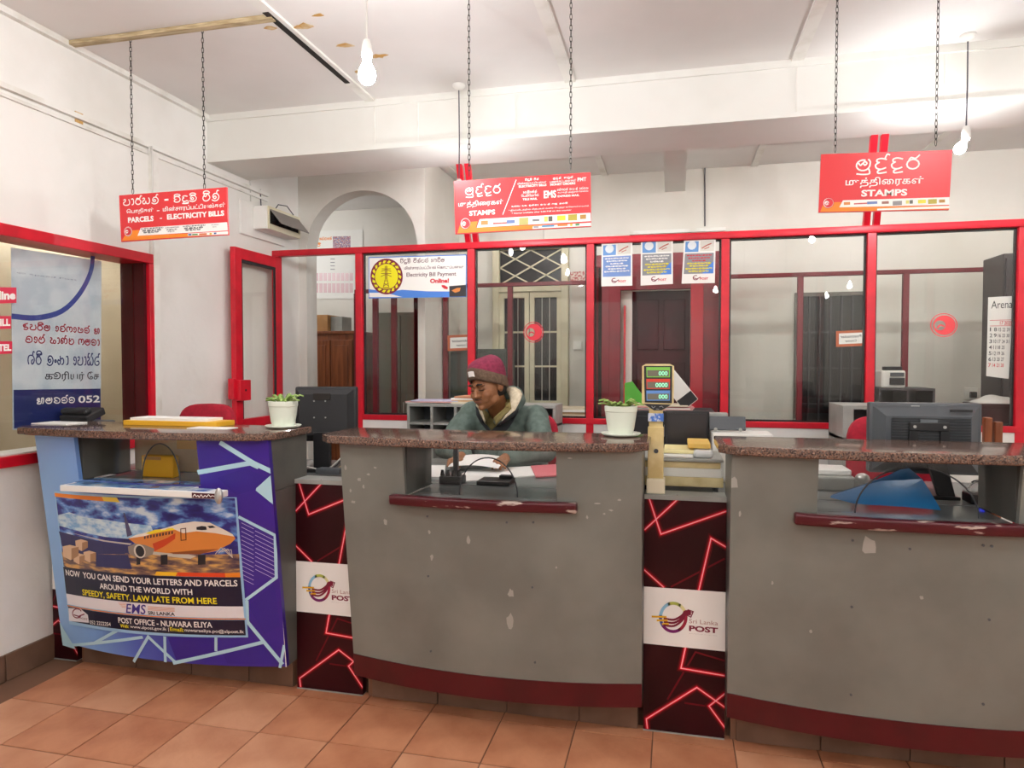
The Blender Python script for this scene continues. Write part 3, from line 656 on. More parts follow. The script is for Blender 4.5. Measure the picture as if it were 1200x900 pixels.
link('ceiling_rose', rose_mesh, None, t, True); MB().tube([(0, 0, -.02), (0, 0, -.35)], .0035, 6).build('cord', M['cord'], t, True)
o = link('lamp_holder', hold_mesh, None, t, True); o.location = (0, 0, -.4); o = link('bulb', bulb_mesh, None, t, True); o.location = (0, 0, -.402); o.scale = (.75,) * 3
# ================================================================ counters
class Front:
    """bowed, inward leaning front of a counter: u = world X, v = world Z"""
    def __init__(s, xa, xb): s.xa, s.xb = xa, xb; s.w = s.h = 1.0; s.strips = 14; s.u0, s.u1 = xa, xb
    def Y(s, x, z):
        t = max(-1, min(1, (x - (s.xa + s.xb) / 2) / ((s.xb - s.xa) / 2)))
        return 2.62 - .12 * (z - .13) / .97 - .075 * (1 - t * t)
    def P(s, u, v, off=0.0): return Vector((u, s.Y(u, v) - off, v))
    def px(s, x, y, off=0.0):
        Y = 2.5
        for _ in range(8): p = on(x, y, 'y', Y); Y = s.Y(p.x, p.z) - off
        return (p.x, p.z)
class Patch:
    """quad drawn on a Front from four pixel corners; u,v in 0..1, v down"""
    def __init__(s, fr, corners, off=0.0):
        s.f = fr; s.c = [fr.px(*c) for c in corners]; s.strips = 10; s.u0, s.u1 = -.02, 1.02
        s.w = math.dist(s.c[0], s.c[1]); s.h = math.dist(s.c[0], s.c[2]); s.base = off
    def P(s, u, v, off=0.0):
        l = lambda a, b, t: (a[0] + (b[0] - a[0]) * t, a[1] + (b[1] - a[1]) * t)
        q = l(l(s.c[0], s.c[1], u), l(s.c[2], s.c[3], u), v); return s.f.P(q[0], q[1], off + s.base)
def inv_bil(tl, tr, bl, br):
    """image point -> (u, v) inside a quad seen in an image"""
    def f(x, y):
        u = v = .5
        for _ in range(12):
            def B(u, v): return [(tl[i] * (1 - u) + tr[i] * u) * (1 - v) + (bl[i] * (1 - u) + br[i] * u) * v for i in (0, 1)]
            p = B(u, v); du = [a - b for a, b in zip(B(u + 1e-4, v), p)]; dv = [a - b for a, b in zip(B(u, v + 1e-4), p)]
            e = (x - p[0], y - p[1]); det = du[0] * dv[1] - du[1] * dv[0]
            u += 1e-4 * (e[0] * dv[1] - e[1] * dv[0]) / det; v += 1e-4 * (du[0] * e[1] - du[1] * e[0]) / det
        return u, v
    return f
def slab(fr, u0, u1, v0, v1, nu, off0, off1, nv=1):
    """closed slab following the front, between two offsets (off1 = outer)"""
    mb = MB(); W = nu + 1
    for off in (off1, off0):
        for j in range(nv + 1):
            for i in range(W): mb.v.append(tuple(fr.P(u0 + (u1 - u0) * i / nu, v0 + (v1 - v0) * j / nv, off)))
    n = W * (nv + 1)
    for j in range(nv):
        for i in range(nu):
            a = j * W + i; mb.f.append((a, a + 1, a + W + 1, a + W)); mb.f.append((n + a, n + a + W, n + a + W + 1, n + a + 1))
    for i in range(nu):
        mb.f.append((i, n + i, n + i + 1, i + 1)); a = nv * W + i; mb.f.append((a, a + 1, n + a + 1, n + a))
    for j in range(nv):
        a = j * W; mb.f.append((a, a + W, n + a + W, n + a)); a = j * W + nu; mb.f.append((a, n + a, n + a + W, a + W))
    return mb
ZB, ZO, ZT, ZG = .13, .93, 1.125, 1.157      # panel bottom, opening sill, panel top, granite top
def counter(label, xa, xb, o0, o1, gxa, gxb, banner=False, hole=None):
    fr = Front(xa, xb); xc = (xa + xb) / 2
    t = thing('service_counter', label, 'counter', (xc, 2.70, 0), group='bow fronted service counters')
    fm = M['grey'] if not banner else MATS['blue_banner']
    b = MB()
    for (u0, u1, v0, v1, n) in ((xa, xb, ZB if banner else .225, ZO, 20), (xa, o0, ZO, ZT, 6), (o1, xb, ZO, ZT, 6)):
        q = slab(fr, u0, u1, v0, v1, n, -.02, 0); b.add(q.v, q.f)
    autosmooth(b.build('front_panel', fm, t), 30)
    if not banner: autosmooth(slab(fr, xa, xb, ZB, .225, 20, -.02, .004).build('kick_band', M['maroon'], t), 30)
    for x, s in ((xa, 1), (xb, -1)):       # side panels
        d = s * .018; y0, y1 = fr.Y(x, ZB), fr.Y(x, ZT); sp_ = MB()
        for z0, z1, e in ((ZB, .905, 0), (.908, ZT, 0)):
            ya, yb = fr.Y(x, z0) + .021, fr.Y(x, z1) + .021
            sp_ = MB().add([(x, ya, z0), (x, 2.80, z0), (x, 2.80, z1), (x, yb, z1), (x + d, ya, z0), (x + d, 2.80, z0), (x + d, 2.80, z1), (x + d, yb, z1)], [(0, 1, 2, 3), (7, 6, 5, 4), (0, 4, 5, 1), (1, 5, 6, 2), (2, 6, 7, 3), (3, 7, 4, 0)])
            sp_.build('side_panel', M['greyd'], t)
    for x, s in ((o0, -1), (o1, 1)):       # jambs of the serving window
        y0 = max(fr.Y(x, ZO), fr.Y(x, ZT)) + .021
        MB().box(min(x, x + s * .018), max(x, x + s * .018), y0, 2.76, ZO, ZT).build('jamb', M['greyd'], t)
    pl = MB().box(xa + .02, xb - .02, 2.708, 2.78, 0, ZB + .02).build('plinth', M['grout'], t)
    k = math.floor((xa + .02 - .24) / .3)
    while .24 + .3 * k < xb - .02:
        a, c = max(xa + .02, .24 + .3 * k + .002), min(xb - .02, .24 + .3 * (k + 1) - .002)
        if c - a > .02: MB().box(a, c, 2.698, 2.708, 0.002, ZB + .01, bev=.0015).build('plinth_tile', M['skirt'], pl)
        k += 1
    # granite slab with rounded ends and bowed front
    pts = []; hw = (gxb - gxa) / 2; gc = (gxa + gxb) / 2; r = .05
    for i in range(25):
        tt = -1 + 2 * i / 24; x = gc + tt * hw; y = 2.50 - .075 * (1 - tt * tt) - .035
        e = hw - abs(x - gc)
        if e < r: y += r - math.sqrt(max(0, r * r - (r - e) ** 2))
        pts.append((x, y))
    pts += [(gxb, 2.80), (gxa, 2.80)]
    g = MB().prism(pts, ZT, ZG, 'z'); bm = bmesh.new(); bm.from_mesh(g.mesh('tmp')); bmesh.ops.bevel(bm, geom=[e for e in bm.edges if abs(e.verts[0].co.z - e.verts[1].co.z) < 1e-5], offset=.008, segments=3, affect='EDGES', profile=.6)
    me = bpy.data.meshes.new('granite_top'); bm.to_mesh(me); bm.free(); go = link('granite_top', me, M['granite'], t); autosmooth(go, 35)
    # inner shelf behind the serving window
    MB().box(o0 - .01, o1 + .01, 2.52, 2.80, .895, .92).build('inner_shelf', M['desk'], t)
    # glass with an arched pass-through
    hc, hr, hz = hole; YG = 2.575; gp = MB(); nn = 48
    for i in range(nn):
        a, c = o0 + .001 + (o1 - o0 - .002) * i / nn, o0 + .001 + (o1 - o0 - .002) * (i + 1) / nn
        hz_ = lambda x: .922 + (hz * math.sqrt(max(0, 1 - ((x - hc) / hr) ** 2)) if abs(x - hc) < hr else 0)
        za, zc_ = hz_(a), hz_(c)
        gp.add([(a, YG, za), (c, YG, zc_), (c, YG, ZT), (a, YG, ZT), (a, YG + .005, za), (c, YG + .005, zc_), (c, YG + .005, ZT), (a, YG + .005, ZT)], [(0, 1, 2, 3), (7, 6, 5, 4), (0, 4, 5, 1)])
    pn = gp.build('glass_pane', M['cglass'], t)
    MB().tube([(hc + hr * math.cos(a), YG + .0025, .922 + hz * math.sin(a)) for a in [math.pi * k / 24 for k in range(25)]], .0028, 6).build('pane_edge', M['dgrey'], pn)
    return t, fr
def X(x, y, Y=2.45): return on(x, y, 'y', Y)[0]
# blue banner print: colour runs from pale blue at its left side to indigo at its right
mb_ = bpy.data.materials.new('blue_banner'); MATS['blue_banner'] = mb_; mb_.use_nodes = True; nt = mb_.node_tree; bs_ = nt.nodes['Principled BSDF']; bs_.inputs['Roughness'].default_value = .35
tc = nt.nodes.new('ShaderNodeTexCoord'); sx = nt.nodes.new('ShaderNodeSeparateXYZ'); nt.links.new(tc.outputs['Object'], sx.inputs[0])
mr = nt.nodes.new('ShaderNodeMapRange'); mr.inputs[1].default_value = -2.8; mr.inputs[2].default_value = -1.62; nt.links.new(sx.outputs[0], mr.inputs[0])
cr = nt.nodes.new('ShaderNodeValToRGB'); nt.links.new(mr.outputs[0], cr.inputs[0]); nt.links.new(cr.outputs[0], bs_.inputs['Base Color']); e = cr.color_ramp.elements
e.new(.3); e.new(.5); e.new(.72)
for k, (p_, c_) in enumerate(((0, '#8fb9e6'), (.2, '#7ea9e2'), (.42, '#4f63bf'), (.68, '#3a2a95'), (1, '#3a1f8c'))): e[k].position = p_; e[k].color = lin(c_)
Z0 = 1.0
lc, lf_ = counter('bow fronted counter at left wrapped in a blue and violet banner', -2.80, -1.62, X(88, 540), X(232, 540), -2.90, -1.595, True, (on(188, 560, 'y', 2.575)[0], .098, .165))
mc, mf = counter('grey bow fronted counter in the middle where the clerk sits', -1.30, -.11, X(473, 560), X(652, 560), -1.385, -.085, False, (on(572, 560, 'y', 2.575)[0], .118, .15))
rc, rf = counter('grey bow fronted counter at right holding the blue folder', .20, 1.39, X(959, 560), X(1197, 560), .155, 1.45, False, (on(1074, 560, 'y', 2.575)[0], .19, .165))
# maroon ledges
def ledge(fr, a, b, par):
    m = slab(fr, a, b, .897, .937, 14, -.0, .04); o = m.build('ledge', M['ledge'], par)
    bm = bmesh.new(); bm.from_mesh(o.data); bmesh.ops.remove_doubles(bm, verts=bm.verts, dist=1e-5)
    es = [e for e in bm.edges if len(e.link_faces) == 2 and e.calc_face_angle(0) > .8]
    bmesh.ops.bevel(bm, geom=es, offset=.009, segments=3, affect='EDGES', profile=.5); bm.to_mesh(o.data); bm.free(); autosmooth(o, 40)
ledge(mf, X(453, 588, 2.42), X(675, 596, 2.42), mc); ledge(rf, X(933, 606, 2.42), X(1222, 620, 2.42), rc)
# scuffs and screw heads on the grey fronts
def scuffs(fr, par, lst, screws):
    p = Print(fr, .0008)
    for x, y, w_, h_ in lst:
        c = fr.px(x, y); k = 2.5 / 802; n = 9
        p.poly([(c[0] + w_ * k * random.uniform(.5, 1.1) / 2 * math.cos(6.283 * i / n), c[1] + h_ * k * random.uniform(.5, 1.1) / 2 * math.sin(6.283 * i / n)) for i in range(n)])
    tag(p.build('scuff_marks', M['scuff'], par), kind='stuff')
    for x, y in screws:
        c = fr.px(x, y); MB().tube([fr.P(c[0], c[1], .0), fr.P(c[0], c[1], .003)], .0045, 8).build('screw', M['dgrey'], par)
random.seed(3)
scuffs(mf, mc, [(599, 695, 9, 14), (598, 727, 10, 24), (503, 623, 4, 6), (506, 653, 5, 9), (452, 612, 6, 14), (549, 633, 6, 12), (414, 588, 9, 5), (421, 562, 8, 6), (426, 570, 4, 7), (432, 556, 6, 4), (411, 575, 4, 5), (440, 548, 5, 3), (700, 590, 10, 2), (716, 598, 7, 3), (708, 602, 4, 3), (688, 606, 3, 5), (668, 537, 6, 2), (726, 586, 5, 3), (652, 665, 3, 4), (405, 548, 4, 8)], [(501, 605), (594, 612), (625, 612), (502, 675), (624, 688), (505, 763), (627, 776)])
scuffs(rf, rc, [(1019, 641, 20, 26), (860, 566, 12, 14), (867, 602, 4, 7), (905, 683, 3, 6), (1080, 700, 5, 5), (950, 740, 4, 6)], [(999, 633), (1066, 643), (1152, 639), (1162, 640), (998, 711), (1159, 726), (997, 814), (1152, 825)])

# ---- print on the left counter
c1 = lambda x, y, fr=lf_: fr.px(x / 3, 480 + y / 3)
pw = Print(lf_, .0012)
for w_, pl in ((.02, [(778, 118), (892, 188), (962, 222)]), (.02, [(700, 220), (880, 188), (905, 200)]), (.013, [(842, 378), (968, 442)]), (.013, [(968, 442), (972, 590), (866, 668)]),
               (.016, [(868, 675), (870, 745), (992, 892)]), (.014, [(245, 828), (500, 800)]), (.014, [(330, 822), (410, 778)]), (.014, [(472, 884), (522, 798), (620, 890)]), (.014, [(580, 800), (582, 884)]), (.016, [(612, 890), (922, 818)]), (.013, [(760, 798), (760, 846)]), (.012, [(985, 905), (1000, 830)])):
    pw.k = getattr(pw, 'k', 0) + 1; k_ = pw.k; pq = Print(lf_, .0012 + .00005 * k_); pq.stroke([c1(*q_) for q_ in pl], w_); pq.build('banner_web', mat('pale_cyan_ink', '#b4dbe8', .4), lc)
for pl in (((957, 226), (902, 276), (900, 284), (966, 338)), ((166, 700), (182, 705), (205, 740), (268, 842), (172, 822))):
    pq = Print(lf_, .002); pq.poly([c1(*q_) for q_ in pl]); pq.build('banner_patch', MATS['pale_cyan_ink'], lc)
ph = Print(lf_, .0011)
for k in range(14):
    y = 398 + k * 15
    ph.stroke([c1(850, y), c1(892, y + 21)], .0022); 
    if k > 3: ph.stroke([c1(898, y - 52 + 20), c1(966, y + 34 - 52 + 20)], .0022)
tag(ph.build('banner_hatching', mat('lilac_ink', '#c9c4ee', .4), lc), kind='stuff')
for pl in (((700, 225), (880, 192), (858, 180), (760, 128), (700, 128)), ((765, 240), (860, 205), (945, 240), (900, 280), (830, 300)), ((872, 690), (965, 612), (985, 760), (930, 790)), ((780, 850), (915, 822), (980, 895), (800, 893)), ((620, 880), (750, 850), (745, 800), (590, 800))):
    pd = Print(lf_, .0009); pd.poly([c1(*q_) for q_ in pl]); pd.build('banner_facet', mat('indigo_ink', '#33208a', .4), lc)
pe = Print(lf_, .0012); pe.stroke([lf_.px(319.5, 521), lf_.px(336, 781)], .008); pe.build('banner_edge', M['ink_white'], lc)

# ---- airplane poster taped on the banner
PQ = ((64.5, 575), (278, 582.5), (82, 731), (291.5, 746.5))
ps = Patch(lf_, PQ, .004); _ps = inv_bil(*ps.c); uv = lambda x, y: _ps(*lf_.px(40 + x / 4.5, 560 + y / 4.5)); U = lambda pts: [uv(*p) for p in pts]
po = thing('airplane_poster', 'airmail poster with an orange airliner and parcels taped on the blue counter front', 'poster', lf_.P(*ps.c[2]))
def pr(name, m, fn, off=.0006, surf=None, par=None):
    p = Print(surf or ps, off); fn(p); return p.build(name, m, par or po)
def ink(c): return MATS.get('ink_' + c) or mat('ink_' + c, '#' + c, .35)
pr('sheet', mat('poster_pale_blue', '#9cc7e8', .35), lambda p: p.rect(0, 0, 1, 1), 0)
sky = ramp_mat('poster_sky', [(.3, '#1b1350'), (.46, '#2b2a86'), (.55, '#5f8fd2'), (.66, '#d5e6f2')], 9, .35, stretch=(1, 1, 2.4), detail=7)
pr('sky_picture', sky, lambda p: p.poly(U([(118, 82), (1062, 106), (1090, 520), (160, 462)])))
pr('cloud_band', mat('poster_cloud', '#cfe2ea', .4, c2='#7fb0d8', scale=25, lo=.35, hi=.6, stretch=(1, 1, 2)), lambda p: p.poly(U([(130, 195), (190, 180), (260, 205), (380, 220), (480, 235), (620, 250), (640, 300), (500, 320), (380, 310), (280, 290), (135, 250)])), .0007)
pr('apron_picture', ramp_mat('poster_apron', [(.35, '#3a2b46'), (.5, '#8a6a55'), (.62, '#d9a65c')], 12, .35, stretch=(1, 1, 4)), lambda p: p.poly(U([(150, 390), (500, 395), (1085, 400), (1090, 520), (165, 470)])), .0007)
pr('apron_dark', ink('2a2a5e'), lambda p: (p.poly(U([(150, 340), (135, 280), (360, 335), (520, 360), (520, 400), (160, 395)])), p.poly(U([(330, 400), (500, 405), (520, 480), (330, 465)]))), .0008)
pr('top_stripe', ink('orange'), lambda p: p.poly(U([(112, 78), (440, 103), (456, 128), (116, 98)])), .0008)
pr('top_stripe', ink('f4d84a'), lambda p: p.poly(U([(360, 98), (440, 103), (456, 128), (372, 121)])), .0009)
# airliner
pr('wing', ink('c9c2b4'), lambda p: (p.poly(U([(190, 285), (380, 328), (520, 345), (510, 352), (370, 334)])), p.poly(U([(560, 370), (780, 395), (860, 410), (830, 425), (760, 418), (580, 395)]))), .001)
pr('tail_fin', ink('4a4668'), lambda p: p.poly(U([(475, 182), (482, 184), (522, 300), (495, 310)])), .001)
pr('fuselage', ink('d9853a'), lambda p: p.poly(U([(500, 318), (540, 300), (600, 285), (700, 262), (770, 240), (850, 228), (930, 234), (1000, 268), (1050, 295), (1066, 318), (1040, 345), (960, 385), (880, 400), (740, 398), (640, 388), (560, 360)])), .0012)
pr('fuselage_top', ink('efe6d8'), lambda p: p.poly(U([(500, 318), (540, 300), (600, 285), (700, 262), (770, 240), (850, 228), (930, 234), (1000, 268), (1050, 295), (1060, 308), (960, 290), (860, 280), (790, 290), (740, 268), (650, 285), (590, 305)])), .0014)
pr('yellow_flash', ink('f3d81f'), lambda p: p.poly(U([(590, 292), (640, 272), (735, 262), (748, 272), (690, 280), (620, 295)])), .0016)
pr('orange_flash', ink('c8431c'), lambda p: p.poly(U([(630, 345), (700, 318), (750, 290), (748, 320), (690, 360), (640, 385)])), .0016)
pr('belly', ink('8a4a22'), lambda p: p.poly(U([(720, 392), (880, 378), (980, 372), (880, 402), (740, 400)])), .0016)
pr('airliner_windows', ink('3a2a30'), lambda p: [p.poly(U([(x, 322 - (x - 580) * .18), (x + 8, 320 - (x - 580) * .18), (x + 8, 305 - (x - 580) * .18), (x, 307 - (x - 580) * .18)])) for x in range(585, 745, 16)], .0018)
pr('cockpit_glass', ink('black'), lambda p: (p.poly(U([(860, 258), (888, 252), (912, 255), (915, 272), (890, 274), (862, 272)])), p.poly(U([(918, 252), (945, 250), (962, 260), (930, 264)]))), .0018)
pr('cabin_door', ink('5a3018'), lambda p: p.stroke(U([(778, 268), (804, 264), (806, 325), (780, 328)]), .004, True), .0018)
pr('engine', ink('8f8478'), lambda p: p.poly(U([(500, 360), (540, 345), (590, 352), (640, 372), (630, 402), (590, 418), (540, 415), (505, 395)])), .002)
pr('engine_ring', ink('d6cfc0'), lambda p: p.disc(*uv(562, 385), .032, 18, .05), .0022)
pr('engine_mouth', ink('black'), lambda p: p.disc(*uv(564, 385), .024, 18, .04), .0024)
for x, w_ in ((672, 36), (868, 40), (545, 20)): pr('wheel', ink('black'), lambda p: p.poly(U([(x, 405), (x + w_, 403), (x + w_, 455), (x, 457)])), .0012)
pr('air_stairs', ink('cfc6b4'), lambda p: [p.stroke(U([(960 + k * 18, 400 - k * 6), (990 + k * 18, 365 + k * 4), (1050, 418)]), .003) for k in range(4)], .0018)
for (bx, by, w_) in ((155, 352, 85), (222, 322, 66), (210, 395, 62), (265, 382, 66)):
    h_ = w_ * .95
    pr('carton_print', ink('d9b793'), lambda p: p.poly(U([(bx, by + 8), (bx + w_ * .45, by), (bx + w_, by + 10), (bx + w_, by + h_ * .7), (bx + w_ * .5, by + h_), (bx + 4, by + h_ * .75)])), .0012)
    pr('carton_side', ink('a97d56'), lambda p: p.poly(U([(bx + w_ * .55, by + 18), (bx + w_, by + 10), (bx + w_, by + h_ * .7), (bx + w_ * .55, by + h_)])), .0014)
pr('lower_stripe', ink('f4c02a'), lambda p: p.poly(U([(650, 492), (760, 496), (765, 516), (640, 512)])), .0012)
pr('lower_stripe', ink('e0491f'), lambda p: p.poly(U([(760, 496), (1010, 500), (1012, 522), (752, 516)])), .0012)
pr('lower_stripe', ink('orange'), lambda p: p.poly(U([(1010, 500), (1090, 498), (1092, 522), (1012, 522)])), .0012)
pr('dark_band', ink('navy'), lambda p: (p.poly(U([(158, 466), (1092, 522), (1106, 676), (174, 608)])), p.poly(U([(184, 676), (1114, 748), (1120, 828), (192, 752)]))), .001)
pr('white_band', ink('e9e6ea'), lambda p: (p.poly(U([(174, 608), (1106, 676), (1112, 736), (182, 664)])), p.poly(U([(186, 684), (250, 688), (288, 720), (294, 762), (190, 752)]))), .0012)
pr('gold_line', ink('orange'), lambda p: p.stroke([uv(182 + 93 * k, 668 + 8 * k) if 0 else (0.005 + .099 * k, (uv(184, 672)[1] * (10 - k) + uv(1112, 742)[1] * k) / 10) for k in range(11)], .005), .0014)
def ptext(body, pts, m, bold=.02, shear=0.0):
    """text between crop points left-bottom, right-bottom with cap height"""
    (xl, yl), (xr, yr), hh = pts; p = Print(ps, .0016); vs, fs = text_mesh(body, bold, shear)
    x0 = min(v[0] for v in vs); x1 = max(v[0] for v in vs); y0 = min(v[1] for v in vs); y1 = max(v[1] for v in vs); out = []
    A_, B_ = uv(xl, yl), uv(xr, yr); hv = hh / 705
    for x, y in vs:
        a = (x - x0) / (x1 - x0); b = (y - y0) / (y1 - y0); out.append(ps.P(A_[0] + (B_[0] - A_[0]) * a, A_[1] + (B_[1] - A_[1]) * a - hv * b, .0018))
    p.mb.add(out, fs); p.build('lettering', m, po)
ptext('NOW  YOU CAN SEND YOUR LETTERS AND PARCELS', ((174, 512), (1078, 570), 32), M['ink_white'])
ptext('AROUND THE WORLD WITH', ((352, 582), (840, 616), 30), M['ink_white'])
ptext('SPEEDY, SAFETY, LAW LATE FROM HERE', ((262, 621), (970, 669), 37), M['ink_yellow'])
ptext('EMS', ((490, 710), (598, 718), 50), ink('3a2a8c'), .012, .2)
ptext('SRI LANKA', ((606, 718), (748, 726), 18), M['ink_black'], .03)
ptext('POST OFFICE - NUWARA ELIYA', ((450, 762), (945, 788), 30), M['ink_white'])
ptext('Web:', ((460, 787), (505, 790), 20), M['ink_yellow']); ptext('www.slpost.gov.lk |', ((512, 793), (716, 808), 20), M['ink_white'], .01)
ptext('Email:', ((722, 804), (794, 810), 20), M['ink_yellow']); ptext('nuwaraeliya.po@slpost.lk', ((800, 812), (1112, 822), 22), M['ink_white'], .01)
ptext('052 2222254', ((300, 768), (410, 780), 20), M['ink_white'], .01)
pr('speed_lines', ink('e0905a'), lambda p: [p.stroke(U([(605, 676 + k * 6), (745, 684 + k * 6)]), .0022) for k in range(4)] + [p.stroke(U([(450 + k * 6, 658 + k * 7), (490, 660 + k * 7)]), .0022) for k in range(4)], .0016)
pr('small_emblem', M['ink_maroon'], lambda p: (p.stroke(U(arc(232, 712, 24, 24, 40, 330, 14)), .006), p.stroke(U([(215, 720), (240, 728), (270, 716)]), .006), p.text('POST', *uv(246, 732), uv(286, 732)[0], uv(280, 748)[1])), .0016)

# ---- narrow neon patterned panels between the counters
NQ = inv_bil((33, 40), (325, 52), (35, 858), (322, 885)); N = lambda pts: [NQ(*p) for p in pts]
def neon(label, xa, xb, clip=None, zt=.915, logo=True):
    t = thing('banner_panel', label, 'panel', ((xa + xb) / 2, 2.70, 0), group='neon patterned panels between the counters')
    xb_full = xa + .315; s = Quad((xa, 2.7, zt), (xb_full, 2.7, zt), (xa, 2.7, .004), (xb_full, 2.7, .004))
    s.strips = 6; s.u0, s.u1 = 0, (xb - xa) / .315
    if clip: s.c = [v + Vector((clip, 0, 0)) for v in s.c]; s.u0, s.u1 = (xa - (xa + clip)) / .31, (xb - xa - clip) / .31
    MB().box(xa, xb, 2.7, 2.73, .004, zt).build('board', M['darkred'], t)
    MB().box(xa, xb, 2.695, 2.735, 0, .004).build('foot_strip', M['steel'], t)
    MB().box(xa, xb, 2.692, 2.80, zt, zt + .018).build('shelf_edge', M['steel'], t)
    lines = [[(50, 40), (92, 165), (325, 80)], [(152, 40), (35, 150)], [(33, 290), (103, 352)], [(225, 360), (265, 178), (322, 212)], [(180, 565), (165, 638), (320, 662)], [(50, 855), (46, 822), (220, 705), (318, 775)], [(322, 718), (262, 770), (322, 855)]]
    faint = [[(130, 350), (310, 250)], [(215, 580), (120, 750)], [(215, 580), (318, 610)], [(180, 762), (262, 772)]]
    for nm, m, wd, off, ls in (('faint_glow', mat('neon_faint', '#6a0c1b', .35, spec=.25), .022, .0004, faint), ('glow_wide', mat('neon_glow_wide', '#55070f', .35, spec=.25), .085, .0006, lines), ('glow_mid', mat('neon_glow_mid', '#9c0a1e', .35, spec=.25), .048, .0009, lines), ('glow_inner', mat('neon_glow_inner', '#ff1c3c', .35, spec=.25), .026, .0012, lines), ('neon_line', mat('neon_core', '#ffc9cf', .35), .0095, .0015, lines)):
        for k_, l in enumerate(ls):
            p = Print(s, off + .00003 * k_); p.stroke([NQ(*q_) for q_ in l], wd)
            if p.mb.v: p.build(nm, m, t)
    p = Print(s, .002); p.poly(N([(33, 350), (327, 367), (327, 576), (34, 552)]))
    p.build('white_plate', M['ink_white'], t)
    if not logo: return t
    lo = .0026; cx, cy, rx, ry = 137, 458, 44, 50
    for a0, a1, c in ((185, 250, '8fc3e0'), (250, 300, 'b9c25a'), (300, 345, 'e6e0a0'), (-10, 60, 'a01d3c'), (60, 140, '7b1d6a'), (140, 185, '3a4a9a')):
        p = Print(s, lo); p.stroke([NQ(cx + rx * math.cos(math.radians(a)), cy + ry * math.sin(math.radians(a))) for a in [a0 + (a1 - a0) * k / 8 for k in range(9)]], .038); p.build('emblem_ring', ink(c), t)
    p = Print(s, lo + .0004)
    for k in range(3): p.stroke(N([(64 + k * 18, 456 + k * 13), (112 + k * 4, 457 + k * 12)]), .024)
    p.build('emblem_bars', ink('e8b21c'), t)
    p = Print(s, lo + .0004)
    for k in range(3): p.stroke([NQ(*q_) for q_ in cat([(106, 462 + k * 12), (140, 466 + k * 11), (168, 450 + k * 9), (178, 436 + k * 6), (196, 436 + k * 5)])], .026)
    p.stroke(N([(188, 430), (206, 436), (198, 456), (182, 448)]), .012, True); p.stroke(N([(186, 432), (194, 442), (206, 437)]), .008)
    p.build('emblem_bird', M['ink_maroon'], t)
    def tx(body, x0, y0, x1, y1, m, b):
        p = Print(s, lo); a = NQ(x0, y0); c = NQ(x1, y1); p.text(body, a[0], a[1], c[0], c[1], b)
        if s.u1 >= 1: p.build('lettering', m, t)
        else: p.build('lettering', m, t)
    tx('Sri Lanka', 192, 462, 290, 484, ink('b98a84'), .0); tx('POST', 192, 485, 290, 512, M['ink_maroon'], .04); tx('Excellence in Service', 192, 514, 288, 520, M['ink_black'], .01)
    return t
neon('dark red neon line panel with post emblem between the blue and grey counters', -1.618, -1.303)
neon('dark red neon line panel with post emblem below the weighing scale', -.108, .198)
neon('sliver of dark red neon line panel between the left wall and blue counter', -2.94, -2.802, clip=-.17, logo=False)
# ---- tray with brochures hung in the blue counter window
ty = thing('brochure_tray', 'white edged display tray with blue print jutting from the blue counter window', 'tray', on(160, 575, 'y', 2.42))
ta, tb = on(70, 572, 'y', 2.36), on(254, 580, 'y', 2.36); zt_ = (ta.z + tb.z) / 2
MB().box(ta.x, tb.x, 2.36, 2.432, zt_ - .016, zt_ + .010, bev=.003).build('slab', M['white'], ty)
MB().box(X(88, 540) + .01, X(232, 540) - .01, 2.43, 2.565, zt_ - .016, zt_ + .010).build('tongue', M['white'], ty)
MB().prism([(ta.x + .02, 2.372), (tb.x - .05, 2.372), (tb.x - .06, 2.43), (X(232, 540) - .015, 2.433), (X(232, 540) - .015, 2.56), (X(88, 540) + .015, 2.56), (X(88, 540) + .015, 2.433), (ta.x + .025, 2.43)], zt_ + .010, zt_ + .0115).build('printed_insert', ramp_mat('tray_print', [(.35, '#2c4fa0'), (.5, '#7fb0dc'), (.6, '#d8e6ee'), (.7, '#5a7fc0')], 9, .12), ty)
MB().box(on(225, 578, 'y', 2.36)[0], tb.x - .002, 2.3585, 2.36, zt_ - .014, zt_ + .007).build('red_label', M['ledge'], ty)
sg = Quad((on(226, 578, 'y', 2.36)[0], 2.358, zt_ + .006), (tb.x - .004, 2.358, zt_ + .006), (on(226, 578, 'y', 2.36)[0], 2.358, zt_ - .013), (tb.x - .004, 2.358, zt_ - .013))
p = Print(sg, .0006); p.stroke(cat([(.02, .8), (.1, .3), (.16, .7), (.24, .5), (.3, .8), (.38, .3), (.46, .8), (.55, .4), (.62, .7), (.7, .2), (.78, .6), (.86, .4), (.95, .5)]), .03); p.build('script_print', M['ink_white'], ty)
kb = sm(MB().lathe([(.002, -.006), (.02, -.006), (.022, 0), (.02, .006), (.002, .006)], n=18, M=Matrix.Rotation(math.pi / 2, 4, 'X') @ Matrix.Scale(.75, 4, (1, 0, 0)) @ Matrix.Scale(1.5, 4, (0, 1, 0)), c=(tb.x + .015, 2.352, zt_)))
kb.build('end_knob', M['alu'], ty)
